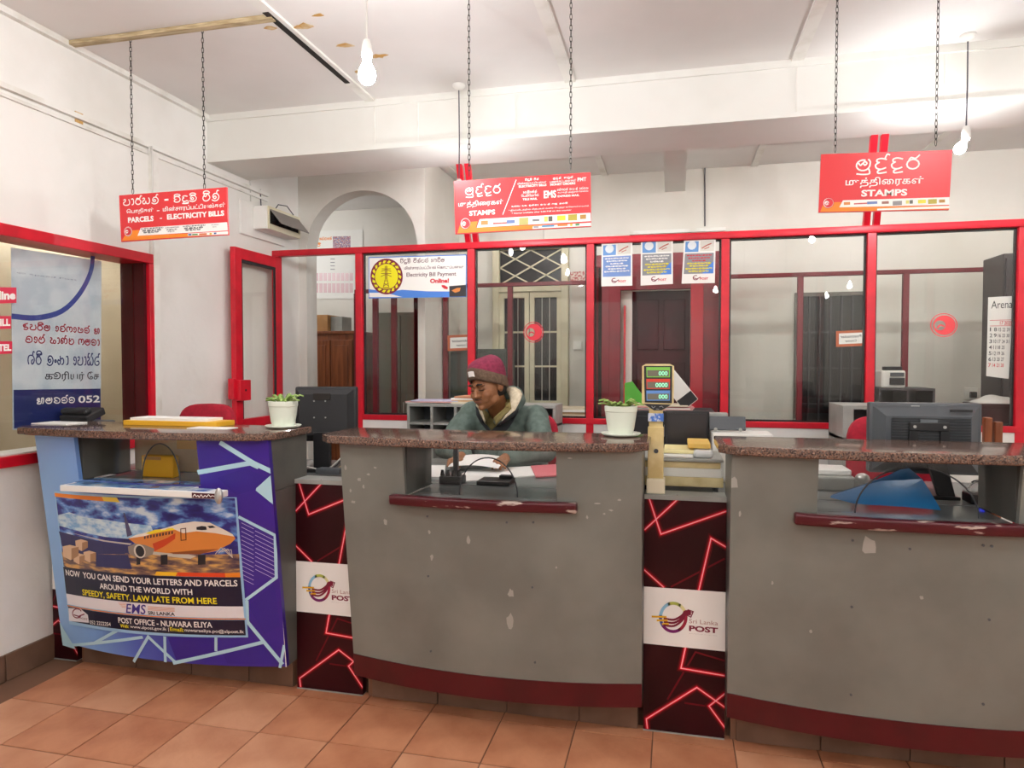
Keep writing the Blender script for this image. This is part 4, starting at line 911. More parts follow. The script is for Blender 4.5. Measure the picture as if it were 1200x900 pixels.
# ================================================================ hanging signs
YS = 2.88
def chain_mesh(length):
    mb = MB(); n = int(length / .023); 
    for i in range(n):
        z = -i * .023 - .012; a = (i % 2) * math.pi / 2 + .4; pts = []
        for k in range(8):
            t = 2 * math.pi * k / 8; x = .0048 * math.cos(t); zz_ = .0152 * math.sin(t); pts.append(Vector((x * math.cos(a), x * math.sin(a), z + zz_)))
        base = len(mb.v); m = 4
        for k in range(8):
            d = (pts[(k + 1) % 8] - pts[k - 1]).normalized(); u_ = Vector((-math.sin(a), math.cos(a), 0)); v_ = d.cross(u_)
            for j in range(m):
                an = 2 * math.pi * j / m; mb.v.append(tuple(pts[k] + (u_ * math.cos(an) + v_ * math.sin(an)) * .0016))
        for k in range(8):
            for j in range(m): mb.f.append((base + k * m + j, base + k * m + (j + 1) % m, base + ((k + 1) % 8) * m + (j + 1) % m, base + ((k + 1) % 8) * m + j))
    return mb
def hang_sign(label, px, chains, Y=YS):
    c = [on(x, y, 'y', Y) for x, y in px]; t = thing('hanging_sign', label, 'sign', (c[2] + c[3]) / 2, group='red signs hanging over the counters')
    q = Quad(*c); n = q.n * -.009; mb = MB(); vs = [c[0], c[1], c[3], c[2]]; vs = vs + [v + n for v in vs]
    mb.add(vs, [(3, 2, 1, 0), (4, 5, 6, 7), (0, 1, 5, 4), (1, 2, 6, 5), (2, 3, 7, 6), (3, 0, 4, 7)]); mb.build('board', M['signred'], t)
    for x, y in chains:
        p = on(x, y, 'y', Y); L = ZC - p.z; o = tag(chain_mesh(L).build('chain', M['chain'], t, True), kind='stuff'); o.parent = t; o.matrix_parent_inverse = wm(t).inverted() @ Matrix.Translation((p.x, p.y + .004, ZC))
    return t, q
def deco(t, q, V, band, pic=True):
    """orange foot, round emblem and the strip of small pictures at the bottom of a sign"""
    f = lambda pts: [V(*p) for p in pts]
    p = Print(q, .0006); p.poly(f(band[0])); p.build('orange_foot', M['ink_orange'], t)
    p = Print(q, .0008); p.poly(f(band[1])); p.build('white_strip', M['ink_white'], t)
    p = Print(q, .0010); p.poly(f(band[2])); p.build('thin_white_strip', M['ink_white'], t)
    (cx, cy), r = band[3]
    p = Print(q, .0010); p.disc(*V(cx, cy), abs(V(cx + r, cy)[0] - V(cx, cy)[0])); p.build('emblem_disc', M['ink_white'], t)
    a, b = V(cx - r, cy - r), V(cx + r, cy + r); 
    logo_disc(t, Quad(q.P(a[0], a[1], .0014), q.P(b[0], a[1], .0014), q.P(a[0], b[1], .0014), q.P(b[0], b[1], .0014)), M['ink_red'], 'emblem_swoosh')
    for (x0, y0, x1, y1, c) in band[4]:
        p = Print(q, .0012); p.poly(f([(x0, y0), (x1, y0 - (x1 - x0) * .05), (x1, y1 - (x1 - x0) * .05), (x0, y1)])); p.build('small_picture', ink(c), t)
W_ = M['ink_white']
def T(t, q, V, body, x0, y0, x1, y1, slope=0.0, m=None, bold=.02, kind='text', wd=.11, name='lettering'):
    """lettering in crop coordinates; slope follows the sign's tilt in the crop"""
    p = Print(q, .0012); a = V(x0, y0); b = V(x1, y1 + slope * (x1 - x0)); 
    v0 = V((x0 + x1) / 2, y0 + slope * (x1 - x0) / 2)[1]; v1 = V((x0 + x1) / 2, y1 + slope * (x1 - x0) / 2)[1]
    (p.text(body, a[0], v0, b[0], v1, bold) if kind == 'text' else p.sinhala(body, a[0], v0, b[0], v1, wd)); return p.build(name, m or W_, t)
t1, q1 = hang_sign('red hanging sign for parcels and electricity bills over the left counter', ((139.5, 229), (265.5, 219.3), (142, 283.5), (267.5, 275.3)), ((155, 228), (239, 222)))
V1 = inv_bil((75, 190), (1080, 112), (95, 628), (1098, 562)); s_ = -.075
T(t1, q1, V1, 'පාර්සල්', 118, 205, 455, 292, s_, kind='s', wd=.13); T(t1, q1, V1, '-', 515, 218, 545, 232, s_, kind='s', wd=.2)
T(t1, q1, V1, 'විදුලි', 600, 180, 810, 275, s_, kind='s', wd=.13); T(t1, q1, V1, 'බිල්', 865, 150, 1015, 250, s_, kind='s', wd=.13)
T(t1, q1, V1, 'பொதிகள்', 150, 320, 408, 375, s_, bold=.02); T(t1, q1, V1, 'மின்சாரப்பட்டியல்கள்', 495, 296, 1070, 352, s_, bold=.02); T(t1, q1, V1, '-', 440, 330, 465, 338, s_)
T(t1, q1, V1, 'PARCELS', 162, 398, 410, 450, s_, bold=.045); T(t1, q1, V1, '-', 468, 402, 490, 410, s_); T(t1, q1, V1, 'ELECTRICITY BILLS', 535, 368, 1062, 420, s_, bold=.045)
deco(t1, q1, V1, ([(165, 520), (275, 515), (255, 570), (1098, 532), (1098, 556), (100, 618)], [(285, 495), (1088, 442), (1094, 520), (255, 570)], [(730, 548), (1096, 528), (1097, 556), (730, 572)], ((163, 530), 40), [(735, 552, 765, 568, '3d6fa8'), (770, 552, 822, 566, '5a9a5a'), (835, 548, 905, 564, 'd46a3a'), (930, 543, 950, 560, 'd9b02a'), (970, 540, 992, 556, '2f5f9a')]))
gk = mat('ink_soft_grey', '#77767a', .5)
for x0, y0, x1 in ((290, 498, 500), (520, 488, 650), (685, 475, 890), (945, 462, 1015)):
    for k, body in enumerate(('පරසලමවදප', 'රලසව', 'මදපය')): T(t1, q1, V1, body, x0 + 12 * k, y0 + k * 18, x1 - 22 * k, y0 + 12 + k * 18, -.05, gk, kind='s', wd=.16)
t2, q2 = hang_sign('wide red hanging sign for stamps and express mail over the middle counter', ((531.7, 212.2), (692, 201.8), (533.7, 274.5), (692.8, 265.5)), ((549.5, 211), (668.5, 203.5)))
V2 = inv_bil((45, 115), (1112, 45), (58, 530), (1118, 470)); s_ = -.065
T(t2, q2, V2, 'මුද්දර', 140, 145, 420, 245, s_, kind='s', wd=.12); T(t2, q2, V2, 'முத்திரைகள்', 82, 275, 442, 330, s_, bold=.015); T(t2, q2, V2, 'STAMPS', 170, 348, 380, 388, s_, bold=.035)
p = Print(q2, .0012); p.stroke([V2(545, 105), V2(440, 375)], .006); p.build('slash_line', W_, t2)
T(t2, q2, V2, 'විදුලි බිල්', 615, 95, 720, 115, s_, kind='s', wd=.17); T(t2, q2, V2, 'மின்சாரப்பட்டியல்கள்', 555, 126, 780, 146, s_, bold=.02); T(t2, q2, V2, 'ELECTRICITY BILLS', 565, 148, 780, 166, s_, bold=.04)
T(t2, q2, V2, 'මුදල් ඇණවුම්', 830, 84, 980, 104, s_, kind='s', wd=.17); T(t2, q2, V2, 'பணக்கட்டளைகள்', 805, 110, 1005, 130, s_, bold=.02); T(t2, q2, V2, 'MONEY ORDERS', 808, 134, 1000, 152, s_, bold=.04); T(t2, q2, V2, 'PMT', 1015, 88, 1082, 118, s_, bold=.03)
T(t2, q2, V2, 'ටෙලිමේල්', 600, 190, 705, 212, s_, kind='s', wd=.17); T(t2, q2, V2, 'டெலிமெயில்', 585, 218, 720, 240, s_, bold=.02); T(t2, q2, V2, 'TELE MAIL', 595, 250, 710, 266, s_, bold=.04)
T(t2, q2, V2, 'EMS', 758, 190, 855, 250, s_, bold=.03); T(t2, q2, V2, 'වේගවත් තැපැල් සේවය', 862, 172, 1095, 192, s_, kind='s', wd=.17); T(t2, q2, V2, 'கடுகதி அஞ்சல் சேவை', 865, 198, 1095, 216, s_, bold=.02); T(t2, q2, V2, 'EXPRESS MAIL', 865, 226, 1030, 242, s_, bold=.04)
T(t2, q2, V2, '* සවස පහ දක්වා තැපැල් ගනු ලබයි', 510, 304, 940, 318, -.055, kind='s', wd=.18); T(t2, q2, V2, '* இவ்விடத்தில் பிற்பகல் வரை பெற்றுக்கொள்ளலாம்', 485, 336, 1100, 352, -.055, bold=.015); T(t2, q2, V2, '* Stamps available after 5.00 P.M on this counter', 510, 360, 970, 374, -.055, bold=.02)
deco(t2, q2, V2, ([(100, 440), (240, 428), (225, 478), (1116, 440), (1117, 465), (75, 522)], [(255, 412), (1113, 362), (1116, 428), (232, 478)], [(675, 468), (1116, 440), (1117, 464), (672, 488)], ((140, 446), 42),
     [(265, 425, 322, 458, 'd98a4a'), (362, 440, 470, 452, 'c0524a'), (470, 420, 535, 446, '6a7fb5'), (568, 402, 640, 460, 'b9b26a'), (672, 412, 725, 430, '77777a'), (762, 392, 790, 432, 'd9cf6a'), (795, 390, 826, 430, '55544a'), (862, 385, 925, 424, 'e0d83a'), (945, 376, 1012, 424, 'b8a93a'), (1035, 378, 1080, 412, 'b8873a'), (680, 465, 720, 482, '9aa0a8'), (745, 460, 840, 474, '3a8fc0'), (865, 455, 940, 468, 'd07a3a'), (960, 448, 978, 466, 'd9b83a'), (1000, 446, 1030, 464, '4a9a6a')]))
t3, q3 = hang_sign('red hanging sign for stamps alone over the right counter', ((962.3, 180.7), (1116.2, 175.5), (959.3, 249), (1112, 246)), ((979, 180), (1097, 176)))
V3 = inv_bil((82, 105), (1108, 70), (62, 560), (1080, 540)); s_ = -.03
T(t3, q3, V3, 'මුද්දර', 370, 112, 850, 265, s_, kind='s', wd=.11); T(t3, q3, V3, 'முத்திரைகள்', 280, 290, 885, 372, s_, bold=.015); T(t3, q3, V3, 'STAMPS', 405, 385, 762, 438, s_, bold=.035)
deco(t3, q3, V3, ([(105, 482), (245, 478), (228, 520), (1082, 505), (1082, 534), (75, 555)], [(258, 465), (1084, 440), (1082, 500), (228, 520)], [(530, 530), (1082, 508), (1082, 528), (528, 545)], ((140, 486), 42),
     [(265, 480, 315, 502, 'd98a4a'), (345, 488, 450, 498, 'c0524a'), (450, 476, 530, 496, '6a7fb5'), (565, 474, 620, 494, 'a06a5a'), (650, 472, 722, 506, '8f8a8a'), (752, 466, 776, 492, 'd9cf6a'), (780, 464, 806, 492, '55544a'), (845, 462, 905, 490, 'e0d83a'), (922, 458, 988, 494, 'b8a93a'), (1005, 460, 1050, 484, 'b8873a')]))

# ================================================================ posters and notices
def sheet(name, label, cat_, corners, ax, val, m, group=None, th=.0015):
    c = [on(x, y, ax, val) for x, y in corners]; q = Quad(*c); t = thing(name, label, cat_, (c[2] + c[3]) / 2, group=group)
    n = q.n * -th; vs = [c[0], c[1], c[3], c[2]]; MB().add(vs + [v + n for v in vs], [(3, 2, 1, 0), (4, 5, 6, 7), (0, 1, 5, 4), (1, 2, 6, 5), (2, 3, 7, 6), (3, 0, 4, 7)]).build('sheet', m, t)
    return t, q
ce = lambda x, y: (420 + x / 8.571, 290 + y / 8.571)
be, qe = sheet('payment_banner', 'white electricity bill payment banner with a yellow pylon emblem', 'banner', [ce(103, 97), ce(1088, 70), ce(103, 512), ce(1085, 497)], 'y', YP - .012, M['ink_blue'])
VE = inv_bil((103, 97), (1088, 70), (103, 512), (1085, 497)); E = lambda pts: [VE(*p) for p in pts]
def pe_(name, m, fn, off): p = Print(qe, off); fn(p); return p.build(name, m, be)
pe_('white_field', M['ink_white'], lambda p: p.poly(E([(110, 106), (1080, 80), (1078, 440), (900, 442), (700, 440), (450, 425), (300, 445), (110, 420)])), .0008)
pe_('white_wave', M['ink_white'], lambda p: p.poly(E([(110, 455), (250, 455), (360, 475), (450, 498), (110, 500)])), .0008)
ec = (288, 292)
pe_('emblem_rim', M['ink_maroon'], lambda p: p.poly(E([(ec[0] + 166 * math.cos(a), ec[1] + 180 * math.sin(a)) for a in [k * math.pi / 24 for k in range(48)]])), .0011)
yl = ink('f2e817')
for k in range(18):
    a = k * math.pi / 9
    def petal(p, a=a):
        c0 = (ec[0] + 138 * math.cos(a), ec[1] + 150 * math.sin(a)); d = (math.cos(a + 1.1), math.sin(a + 1.1)); n_ = (-d[1], d[0])
        p.poly(E([(c0[0] - 22 * d[0], c0[1] - 24 * d[1]), (c0[0] - 4 * d[0] + 15 * n_[0], c0[1] - 4 * d[1] + 16 * n_[1]), (c0[0] + 24 * d[0] + 6 * n_[0], c0[1] + 26 * d[1] + 6 * n_[1]), (c0[0] + 6 * d[0] - 14 * n_[0], c0[1] + 6 * d[1] - 14 * n_[1])]))
    pe_('emblem_petal', yl, petal, .0014)
pe_('emblem_sun', yl, lambda p: p.poly(E([(ec[0] + 118 * math.cos(a), ec[1] + 128 * math.sin(a)) for a in [k * math.pi / 20 for k in range(40)]])), .0014)
def pylon(p):
    for pl in ([(285, 185), (285, 320)], [(275, 190), (275, 320), (250, 420)], [(295, 190), (295, 320), (318, 420)], [(240, 215), (330, 215)], [(235, 240), (285, 222), (335, 240)], [(235, 262), (335, 262)], [(232, 292), (285, 268), (338, 292)], [(262, 360), (310, 385)], [(308, 360), (258, 385)], [(255, 395), (318, 420)], [(314, 395), (252, 420)], [(268, 335), (302, 335)]): p.stroke(E(pl), .006)
pe_('pylon_print', ink('8a5a1e'), pylon, .0018)
T(be, qe, VE, 'විදුලි බිල්පත් ගෙවීම', 430, 108, 868, 165, -.02, ink('5c1a30'), kind='s', wd=.15); T(be, qe, VE, 'மின்சாரப்பட்டியல் கொடுப்பனவு', 470, 188, 1062, 228, -.02, ink('5c1a30'), .015)
T(be, qe, VE, 'Electricity Bill Payment', 492, 252, 985, 305, -.015, ink('5c1a30'), .012); T(be, qe, VE, 'Online!', 728, 312, 915, 358, -.01, M['ink_red'], .05)
pe_('pointing_hand', M['ink_red'], lambda p: p.poly(E([(842, 378), (870, 378), (905, 400), (900, 420), (870, 415), (845, 395)])), .0014)
pe_('night_picture', ink('2c2a2e'), lambda p: p.poly(E([(918, 388), (1082, 375), (1082, 492), (920, 495)])), .0012)
pe_('night_glow', ink('d8843a'), lambda p: p.poly(E([(940, 432), (990, 408), (1030, 405), (1020, 440), (975, 455)])), .0016)
# three notices on the third pane
cp = lambda x, y: (695 + x / 7.5, 270 + y / 7.5)
for lb, cs, cut, hd, tcol, nrow in (('first notice on the third pane with a blue text field', [(75, 118), (345, 100), (72, 492), (345, 485)], 0, 'ink_blue', 'ink_white', 6), ('second notice on the third pane with white and yellow lines', [(420, 88), (702, 78), (418, 485), (702, 470)], 1, 'ink_grey', 'ink_yellow', 7), ('third notice on the third pane with red and yellow lines', [(800, 85), (1078, 75), (778, 468), (1070, 462)], 1, 'ink_grey', 'ink_yellow', 7)):
    t, q = sheet('notice', lb, 'notice', [cp(*c) for c in cs], 'y', YP - .012, M['ink_white'], 'notices on the third pane')
    def R_(name, m, u0, v0, u1, v1, off=.0008): p = Print(q, off); p.rect(u0, v0, u1, v1); p.build(name, m, t)
    R_('picture', ink('5d92cf'), .05, .04, .47, .28); R_('picture', ink('d9d6cc'), .52, .03, .95, .27)
    p = Print(q, .0011); p.disc(.26, .13, .14, 14); p.build('picture_detail', ink('dfe6ea'), t)
    p = Print(q, .0011); p.stroke([(.58, .2), (.72, .14), (.86, .1)], .04); p.stroke([(.66, .22), (.8, .18)], .03); p.build('picture_detail', ink('b05a4a'), t)
    R_('text_field', M[hd] if cut else ink('6a8cc8'), .05, .31, .95, .78)
    if cut: p = Print(q, .001); p.poly([(.95, .5), (.95, .78), (.6, .78)]); p.build('field_corner', M['ink_blue'], t)
    for k in range(nrow):
        w_ = (.38, .33, .2, .36, .28, .4, .3)[k]; col_ = tcol if k > 2 or not cut else ('ink_white' if 'second' in lb else 'ink_red')
        p = Print(q, .0014); p.sinhala('මදපරසලවයගනත'[k % 4:][:int(w_ * 22)], .5 - w_, .345 + k * .06, .5 + w_, .375 + k * .06, .2); p.build('lettering', M[col_], t)
    p = Print(q, .0012); p.stroke([(.42 + .08 * math.cos(a), .87 + .05 * math.sin(a)) for a in [.6 + k * .5 for k in range(10)]], .025); p.stroke([(.34, .87), (.46, .9), (.56, .86)], .025); p.build('emblem', M['ink_maroon'], t)
    p = Print(q, .0012); p.text('POST', .55, .87, .8, .92, .03); p.build('lettering', M['ink_red'], t)
# banner and stickers on the left window
XW = XL - .063
bw, qw = sheet('courier_banner', 'pale courier banner with red and navy lettering behind the left window glass', 'banner', [(13, 290), (119, 306), (15, 504), (118, 498)], 'x', XL - .08, mat('banner_silver', '#b9c6d2', .25, c2='#ccd5dc', scale=8))
cw = lambda x, y: (x / 3.217, 260 + y / 3.214); VW0 = inv_bil((13, 290), (119, 306), (15, 504), (118, 498)); VW = lambda x, y: VW0(*cw(x, y))
def bp(name, m, fn, off): p = Print(qw, off); fn(p); return p.build(name, m, bw)
bp('navy_field', ink('1f2a63'), lambda p: p.poly([VW(50, 632), VW(378, 628), VW(380, 765), VW(52, 778)]), .0008)
bp('blue_swoosh', ink('3a4a94'), lambda p: (p.stroke([VW(*a) for a in cat([(48, 355), (130, 360), (220, 335), (290, 270), (335, 190), (345, 130)])], .05)), .0008)
for body, x0, y0, x1, y1, c in (('උපරිම වේගයෙන් අ', 82, 374, 372, 422, 'a3283c'), ('ඔබේ භාණ්ඩ ගමනා', 90, 420, 372, 466, 'a3283c'), ('ශ්රී ලංකා පෝස්ට්', 98, 484, 374, 544, '24306a')):
    p = Print(qw, .001); a, b = VW(x0, y0), VW(x1, y1); p.sinhala(body, a[0], a[1], b[0], b[1], .17); p.build('lettering', ink(c), bw)
p = Print(qw, .001); a, b = VW(158, 562), VW(372, 600); p.text('கூரியர் சே', a[0], a[1], b[0], b[1], .01); p.build('lettering', ink('3a3a44'), bw)
p = Print(qw, .0012); a, b = VW(130, 655), VW(270, 682); p.sinhala('අමතන්න', a[0], a[1], b[0], b[1], .13); a, b = VW(285, 655), VW(375, 680); p.text('052', a[0], a[1], b[0], b[1], .02); a, b = VW(340, 700), VW(378, 725); p.text('-22', a[0], a[1], b[0], b[1], .02); p.build('lettering', W_, bw)
p = Print(qw, .001); a, b = VW(60, 188), VW(280, 222); p.text('© Speed Post', a[0], a[1], b[0], b[1], 0); p.build('lettering', ink('6f7690'), bw)
for body, y0, y1, x1, full in (('Online', 247, 305, 62, (-70, 58)), ('BILL', 355, 402, 42, (-20, 38)), ('MOBITEL', 450, 496, 46, (-80, 42))):
    t, q = sheet('window_sticker', 'pink red sticker reading %s on the left window' % body, 'sticker', [(-26, 260 + (y0 - 2) / 3.214), (x1 / 3.217, 260 + y0 / 3.214), (-26, 260 + (y1 + 6) / 3.214), (x1 / 3.217, 260 + y1 / 3.214)], 'x', XL - .062, ink('d9304f'), 'stickers on the left window')
    p = Print(q, .001); u = lambda x: (x / 3.217 + 26) / (x1 / 3.217 + 26); p.text(body, u(full[0]), .22, u(full[1]), .78, .05); p.build('lettering', W_, t)
# arena calendar behind the last pane
cc = lambda x, y: (930 + x / 4.444, 300 + y / 4.444)
ca, qa = sheet('wall_calendar', 'long white wall calendar headed Arena with black date columns', 'calendar', [cc(1014, 215), cc(1146, 208), cc(1003, 625), cc(1120, 640)], 'y', YP + .03, M['paper'])
VA = inv_bil((1014, 215), (1146, 208), (1003, 625), (1120, 640))
T(ca, qa, VA, 'Arena', 1030, 232, 1138, 272, 0, ink('black'), .0); T(ca, qa, VA, '17 2025', 1075, 338, 1136, 358, 0, ink('ink_red') if 0 else M['ink_red'], .02)
p = Print(qa, .001); p.stroke([VA(1022, 335), VA(1138, 332)], .02); p.stroke([VA(1022, 364), VA(1138, 362)], .02); p.build('red_rules', M['ink_red'], ca)
for r_ in range(7):
    y = 372 + r_ * 31; row = [r_ + 1 + 7 * k for k in range(5) if r_ + 1 + 7 * k <= 31]
    for k, d in enumerate(row): T(ca, qa, VA, str(d), 1022 + k * 22 - r_ * 1.5, y + k * .5, (1036 if d != 1 else 1027) + k * 22 - r_ * 1.5, y + 20, 0, M['ink_black'] if d % 7 else M['ink_red'], .01, name='date')
# framed notices with mirrored lettering on the inner screens
for lb, cx, cy, sc in (('small orange framed notice on the inner screen beside the dark green cupboard', 541.5, 402, 1), ('small orange framed notice on the inner screen before the barred window', 997, 397, 1)):
    t, q = sheet('framed_notice', lb, 'notice', [(cx - 17, cy - 9), (cx + 17, cy - 10.5), (cx - 17, cy + 9.5), (cx + 17, cy + 8)], 'y', YI - .03, ink('b5572c'), 'framed notices on the inner screens', .012)
    p = Print(q, .001); p.rect(.09, .16, .91, .84); p.build('paper', M['paper'], t)
    p = Print(q, .0016); p.sinhala('මදපරසල', .88, .28, .14, .46, .12) if 0 else p.text('Postmaster', .86, .28, .14, .46, .01); p.text('Counter', .7, .58, .3, .72, .01); p.build('lettering', M['ink_black'], t)
# sheets on the alcove wall
YW = 6.59
pa, qa2 = sheet('wall_poster', 'white poster with orange lettering and a crowd picture seen through the arch', 'poster', [(352, 271), (425, 269), (352, 294), (425, 292)], 'y', YW, M['paper'])
VP = inv_bil((620, 360), (1090, 345), (620, 500), (1090, 495))
T(pa, qa2, VP, 'ද මහජන සේවයේ', 655, 402, 858, 428, 0, M['ink_orange'], kind='s', wd=.2); T(pa, qa2, VP, 'රාජකාරි', 640, 445, 775, 470, 0, M['ink_orange'], kind='s', wd=.2)
p = Print(qa2, .001); p.poly([VP(868, 398), VP(1000, 395), VP(1000, 485), VP(868, 488)]); p.build('crowd_picture', ramp_mat('crowd_print', [(.4, '#7b9cc8'), (.5, '#a03a4a'), (.6, '#e6ddd6')], 90, .5), pa)
pb, qb = sheet('year_planner', 'year planner chart with pink date grid on the wall beyond the arch', 'planner', [(353, 300), (416, 300), (353, 350), (416, 350)], 'y', YW, M['paper'])
p = Print(qb, .001)
for k in range(12): p.rect(.02 + .08 * k, .4, .085 + .08 * k, .58); p.rect(.02 + .08 * k, .64, .085 + .08 * k, .86)
tag(p.build('date_grid', ink('d9b9be'), pb), kind='stuff')
p = Print(qb, .001)
for k in range(4):
    p.rect(.06, .06 + .08 * k, .14, .08 + .08 * k); p.rect(.55, .06 + .08 * k, .63, .08 + .08 * k)
tag(p.build('name_lines', M['ink_grey'], pb), kind='stuff')
ss, _ = sheet('small_poster', 'small red patterned poster beside the cream double door', 'poster', [(668, 319), (692, 317), (668, 331), (692, 330)], 'y', YB - .004, ramp_mat('red_pattern', [(.4, '#b8303a'), (.55, '#e6d6cc')], 60, .5))
# ================================================================ staff worktop
ZW = .92
wt = thing('staff_worktop', 'long grey staff worktop running behind the three counters', 'worktop', (-.65, 3.1, 0))
MB().box(-2.74, 2.2, 2.815, 3.36, ZW - .025, ZW, bev=.003).build('top', M['desk'], wt)
for x in (-2.6, -1.47, -.02, 1.5, 2.1): MB().box(x - .012, x + .012, 2.84, 3.32, 0, ZW - .025).build('leg_panel', M['greyd'], wt)
# ================================================================ monitors
def monitor(label, x, y, z0, zb, zt, w_, rz, m, ribs=False):
    """seen from behind: local -Y is the back of the screen"""
    t = thing('computer_monitor', label, 'monitor', (x, y, z0), rz); b0, b1 = zb - z0, zt - z0
    autosmooth(MB().box(-w_ / 2, w_ / 2, -.012, .035, b0, b1, bev=.008).build('bezel', m, t, True))
    MB().box(-w_ / 2 + .02, w_ / 2 - .02, .0352, .037, b0 + .02, b1 - .02).build('screen', M['dglass'], t, True)
    hh = b1 - b0; bk = MB(); i0 = .035 if not ribs else .05
    vs = []
    for (dx, dz, yy) in ((w_ / 2 - .012, hh / 2 - .012, -.012), (w_ / 2 - i0, hh / 2 - i0, -.05)):
        vs += [(-dx, yy, b0 + hh / 2 - dz), (dx, yy, b0 + hh / 2 - dz), (dx, yy, b0 + hh / 2 + dz), (-dx, yy, b0 + hh / 2 + dz)]
    bk.add(vs, [(4, 5, 6, 7), (0, 1, 5, 4), (1, 2, 6, 5), (2, 3, 7, 6), (3, 0, 4, 7)]); bo = bk.build('back_shell', m, t, True)
    if ribs:
        r = MB(); n = 15
        for k in range(n):
            z = b0 + .07 + (hh - .13) * k / (n - 1); r.box(-w_ / 2 + .07, w_ / 2 - .055, -.056, -.05, z - .003, z + .003)
        tag(r.build('vent_ribs', mat('rib_grey', '#25282b', .5), bo, True), kind='stuff')
        MB().box(-.03, .03, -.058, -.05, b1 - .10, b1 - .062).build('rating_plate', M['mgrey'], bo, True)
        MB().box(-.02, .02, -.0125, -.0112, b1 - .016, b1 - .008).build('label', M['white'], bo, True) if 0 else MB().box(-.05, -.02, -.0135, -.012, b1 - .02, b1 - .012).build('sticker', M['white'], bo, True)
        MB().box(.075, .15, -.055, -.048, b1 - .032, b1 - .022).build('top_slot', M['black'], bo, True)
        MB().box(-.07, .07, -.066, -.056, b0 + hh * .62, b0 + hh * .74, bev=.003).build('bracket', M['black'], t, True)
        for s in (-1, 1):
            MB().box(s * .055 - .016, s * .055 + .016, -.066, -.056, b0 + hh * .3, b0 + hh * .62).build('bracket', M['black'], t, True)
            MB().tube([(s * .052, -.07, b0 + hh * .68), (s * .052, -.066, b0 + hh * .68)], .006, 8).build('screw', M['alu'], t, True)
        MB().add([(-.02, -.066, b0 + .1), (.05, -.066, b0 + .1), (.085, -.09, 0.01), (.03, -.09, .01), (-.02, -.045, b0 + .1), (.05, -.045, b0 + .1), (.085, -.06, .01), (.03, -.06, .01)], [(0, 1, 2, 3), (7, 6, 5, 4), (0, 4, 5, 1), (1, 5, 6, 2), (2, 6, 7, 3), (3, 7, 4, 0)]).build('stand_arm', M['black'], t, True)
    else:
        MB().box(-.05, .035, -.053, -.049, b1 - .062, b1 - .03, bev=.002).build('handle_slot', M['gap'], bo, True)
        for sx_ in (-.07, -.02, .0, .05):
            pass
        for sx_, sz_ in ((-.045, .12), (.01, .12), (-.045, .2), (.01, .2)): MB().tube([(sx_, -.0535, b0 + sz_), (sx_, -.05, b0 + sz_)], .004, 8).build('screw', M['alu'], bo, True)
        MB().box(-.05, .03, -.055, -.02, .01, b0 + .05, M=Matrix.Shear('XY', 4, (0, 0)) if 0 else None, bev=.004).build('stand_arm', M['black'], t, True)
    MB().box(-.1, .1, -.1, .09, 0, .014, bev=.004).build('base', M['black'], t, True)
    return t
a, b = on(352, 453, 'y', 3.05), on(413, 453, 'y', 3.05)
monitor('black computer monitor turned away beside the left potted plant', (a.x + b.x) / 2, 3.05, ZW, 1.06, a.z, .30, .22, M['blackm'])
a, b = on(1018, 471, 'y', 3.0), on(1150, 473, 'y', 3.0)
monitor('large grey computer monitor with ribbed back over the right counter', (a.x + b.x) / 2, 3.0, ZW, 1.005, (a.z + b.z) / 2, b.x - a.x, 0, M['dgrey'], True)
# ================================================================ red office chairs
def chair(label, x, y, rz, zt, zs=.62, w_=.40):
    t = thing('office_chair', label, 'chair', (x, y, 0), rz, 'red office chairs')
    h_ = .36; pts = []
    for k in range(28):
        a = 2 * math.pi * k / 28; c, s = math.cos(a), math.sin(a); pts.append((w_ / 2 * abs(c) ** .55 * (1 if c > 0 else -1), zt - h_ / 2 + h_ / 2 * abs(s) ** .55 * (1 if s > 0 else -1)))
    mb = MB(); nn = len(pts)
    for yy, sc in ((-.035, .9), (-.02, 1), (.015, 1), (.03, .88)):
        for px_, pz in pts: mb.v.append((px_ * sc, yy + .06 * (px_ / w_) ** 2 * -2, (pz - (zt - h_ / 2)) * sc + zt - h_ / 2))
    for j in range(3):
        for k in range(nn): mb.f.append((j * nn + k, j * nn + (k + 1) % nn, (j + 1) * nn + (k + 1) % nn, (j + 1) * nn + k))
    mb.f.append(tuple(range(nn))[::-1]); mb.f.append(tuple(3 * nn + k for k in range(nn)))
    autosmooth(mb.build('backrest', M['chairred'], t, True), 50)
    autosmooth(MB().box(-.22, .22, -.5, -.06, zs - .05, zs + .01, bev=.025).build('seat', M['chairred'], t, True), 50)
    MB().box(-.03, .03, .03, .05, zs - .06, zt - .12).build('back_support', M['black'], t, True); MB().box(-.03, .03, -.3, .05, zs - .075, zs - .05).build('seat_bracket', M['black'], t, True)
    MB().tube([(0, -.28, .1), (0, -.28, zs - .07)], .028, 12).build('gas_stem', M['black'], t, True)
    for k in range(5):
        a = k * 2 * math.pi / 5 + .3; l = MB().tube([(0, -.28, .1), (.27 * math.cos(a), -.28 + .27 * math.sin(a), .06)], [.024, .014], 8).build('leg', M['black'], t, True)
        MB().tube([(.27 * math.cos(a) - .012, -.28 + .27 * math.sin(a), .027), (.27 * math.cos(a) + .012, -.28 + .27 * math.sin(a), .027)], .026, 10).build('castor', M['black'], l, True)
    return t
p = on(247, 473, 'y', 3.42); chair('red office chair behind the blue counter near the glass door', p.x, p.y, .0, p.z, w_=.36)
CHX = on(611, 480, 'y', 4.02); chair('red office chair the seated clerk sits on', CHX.x, 4.02, .0, on(640, 483, 'y', 4.02)[2], zs=.60, w_=.46)
p = on(1043, 487, 'y', 3.65); chair('red office chair behind the right counter monitor', p.x, p.y, .0, p.z, w_=.40)
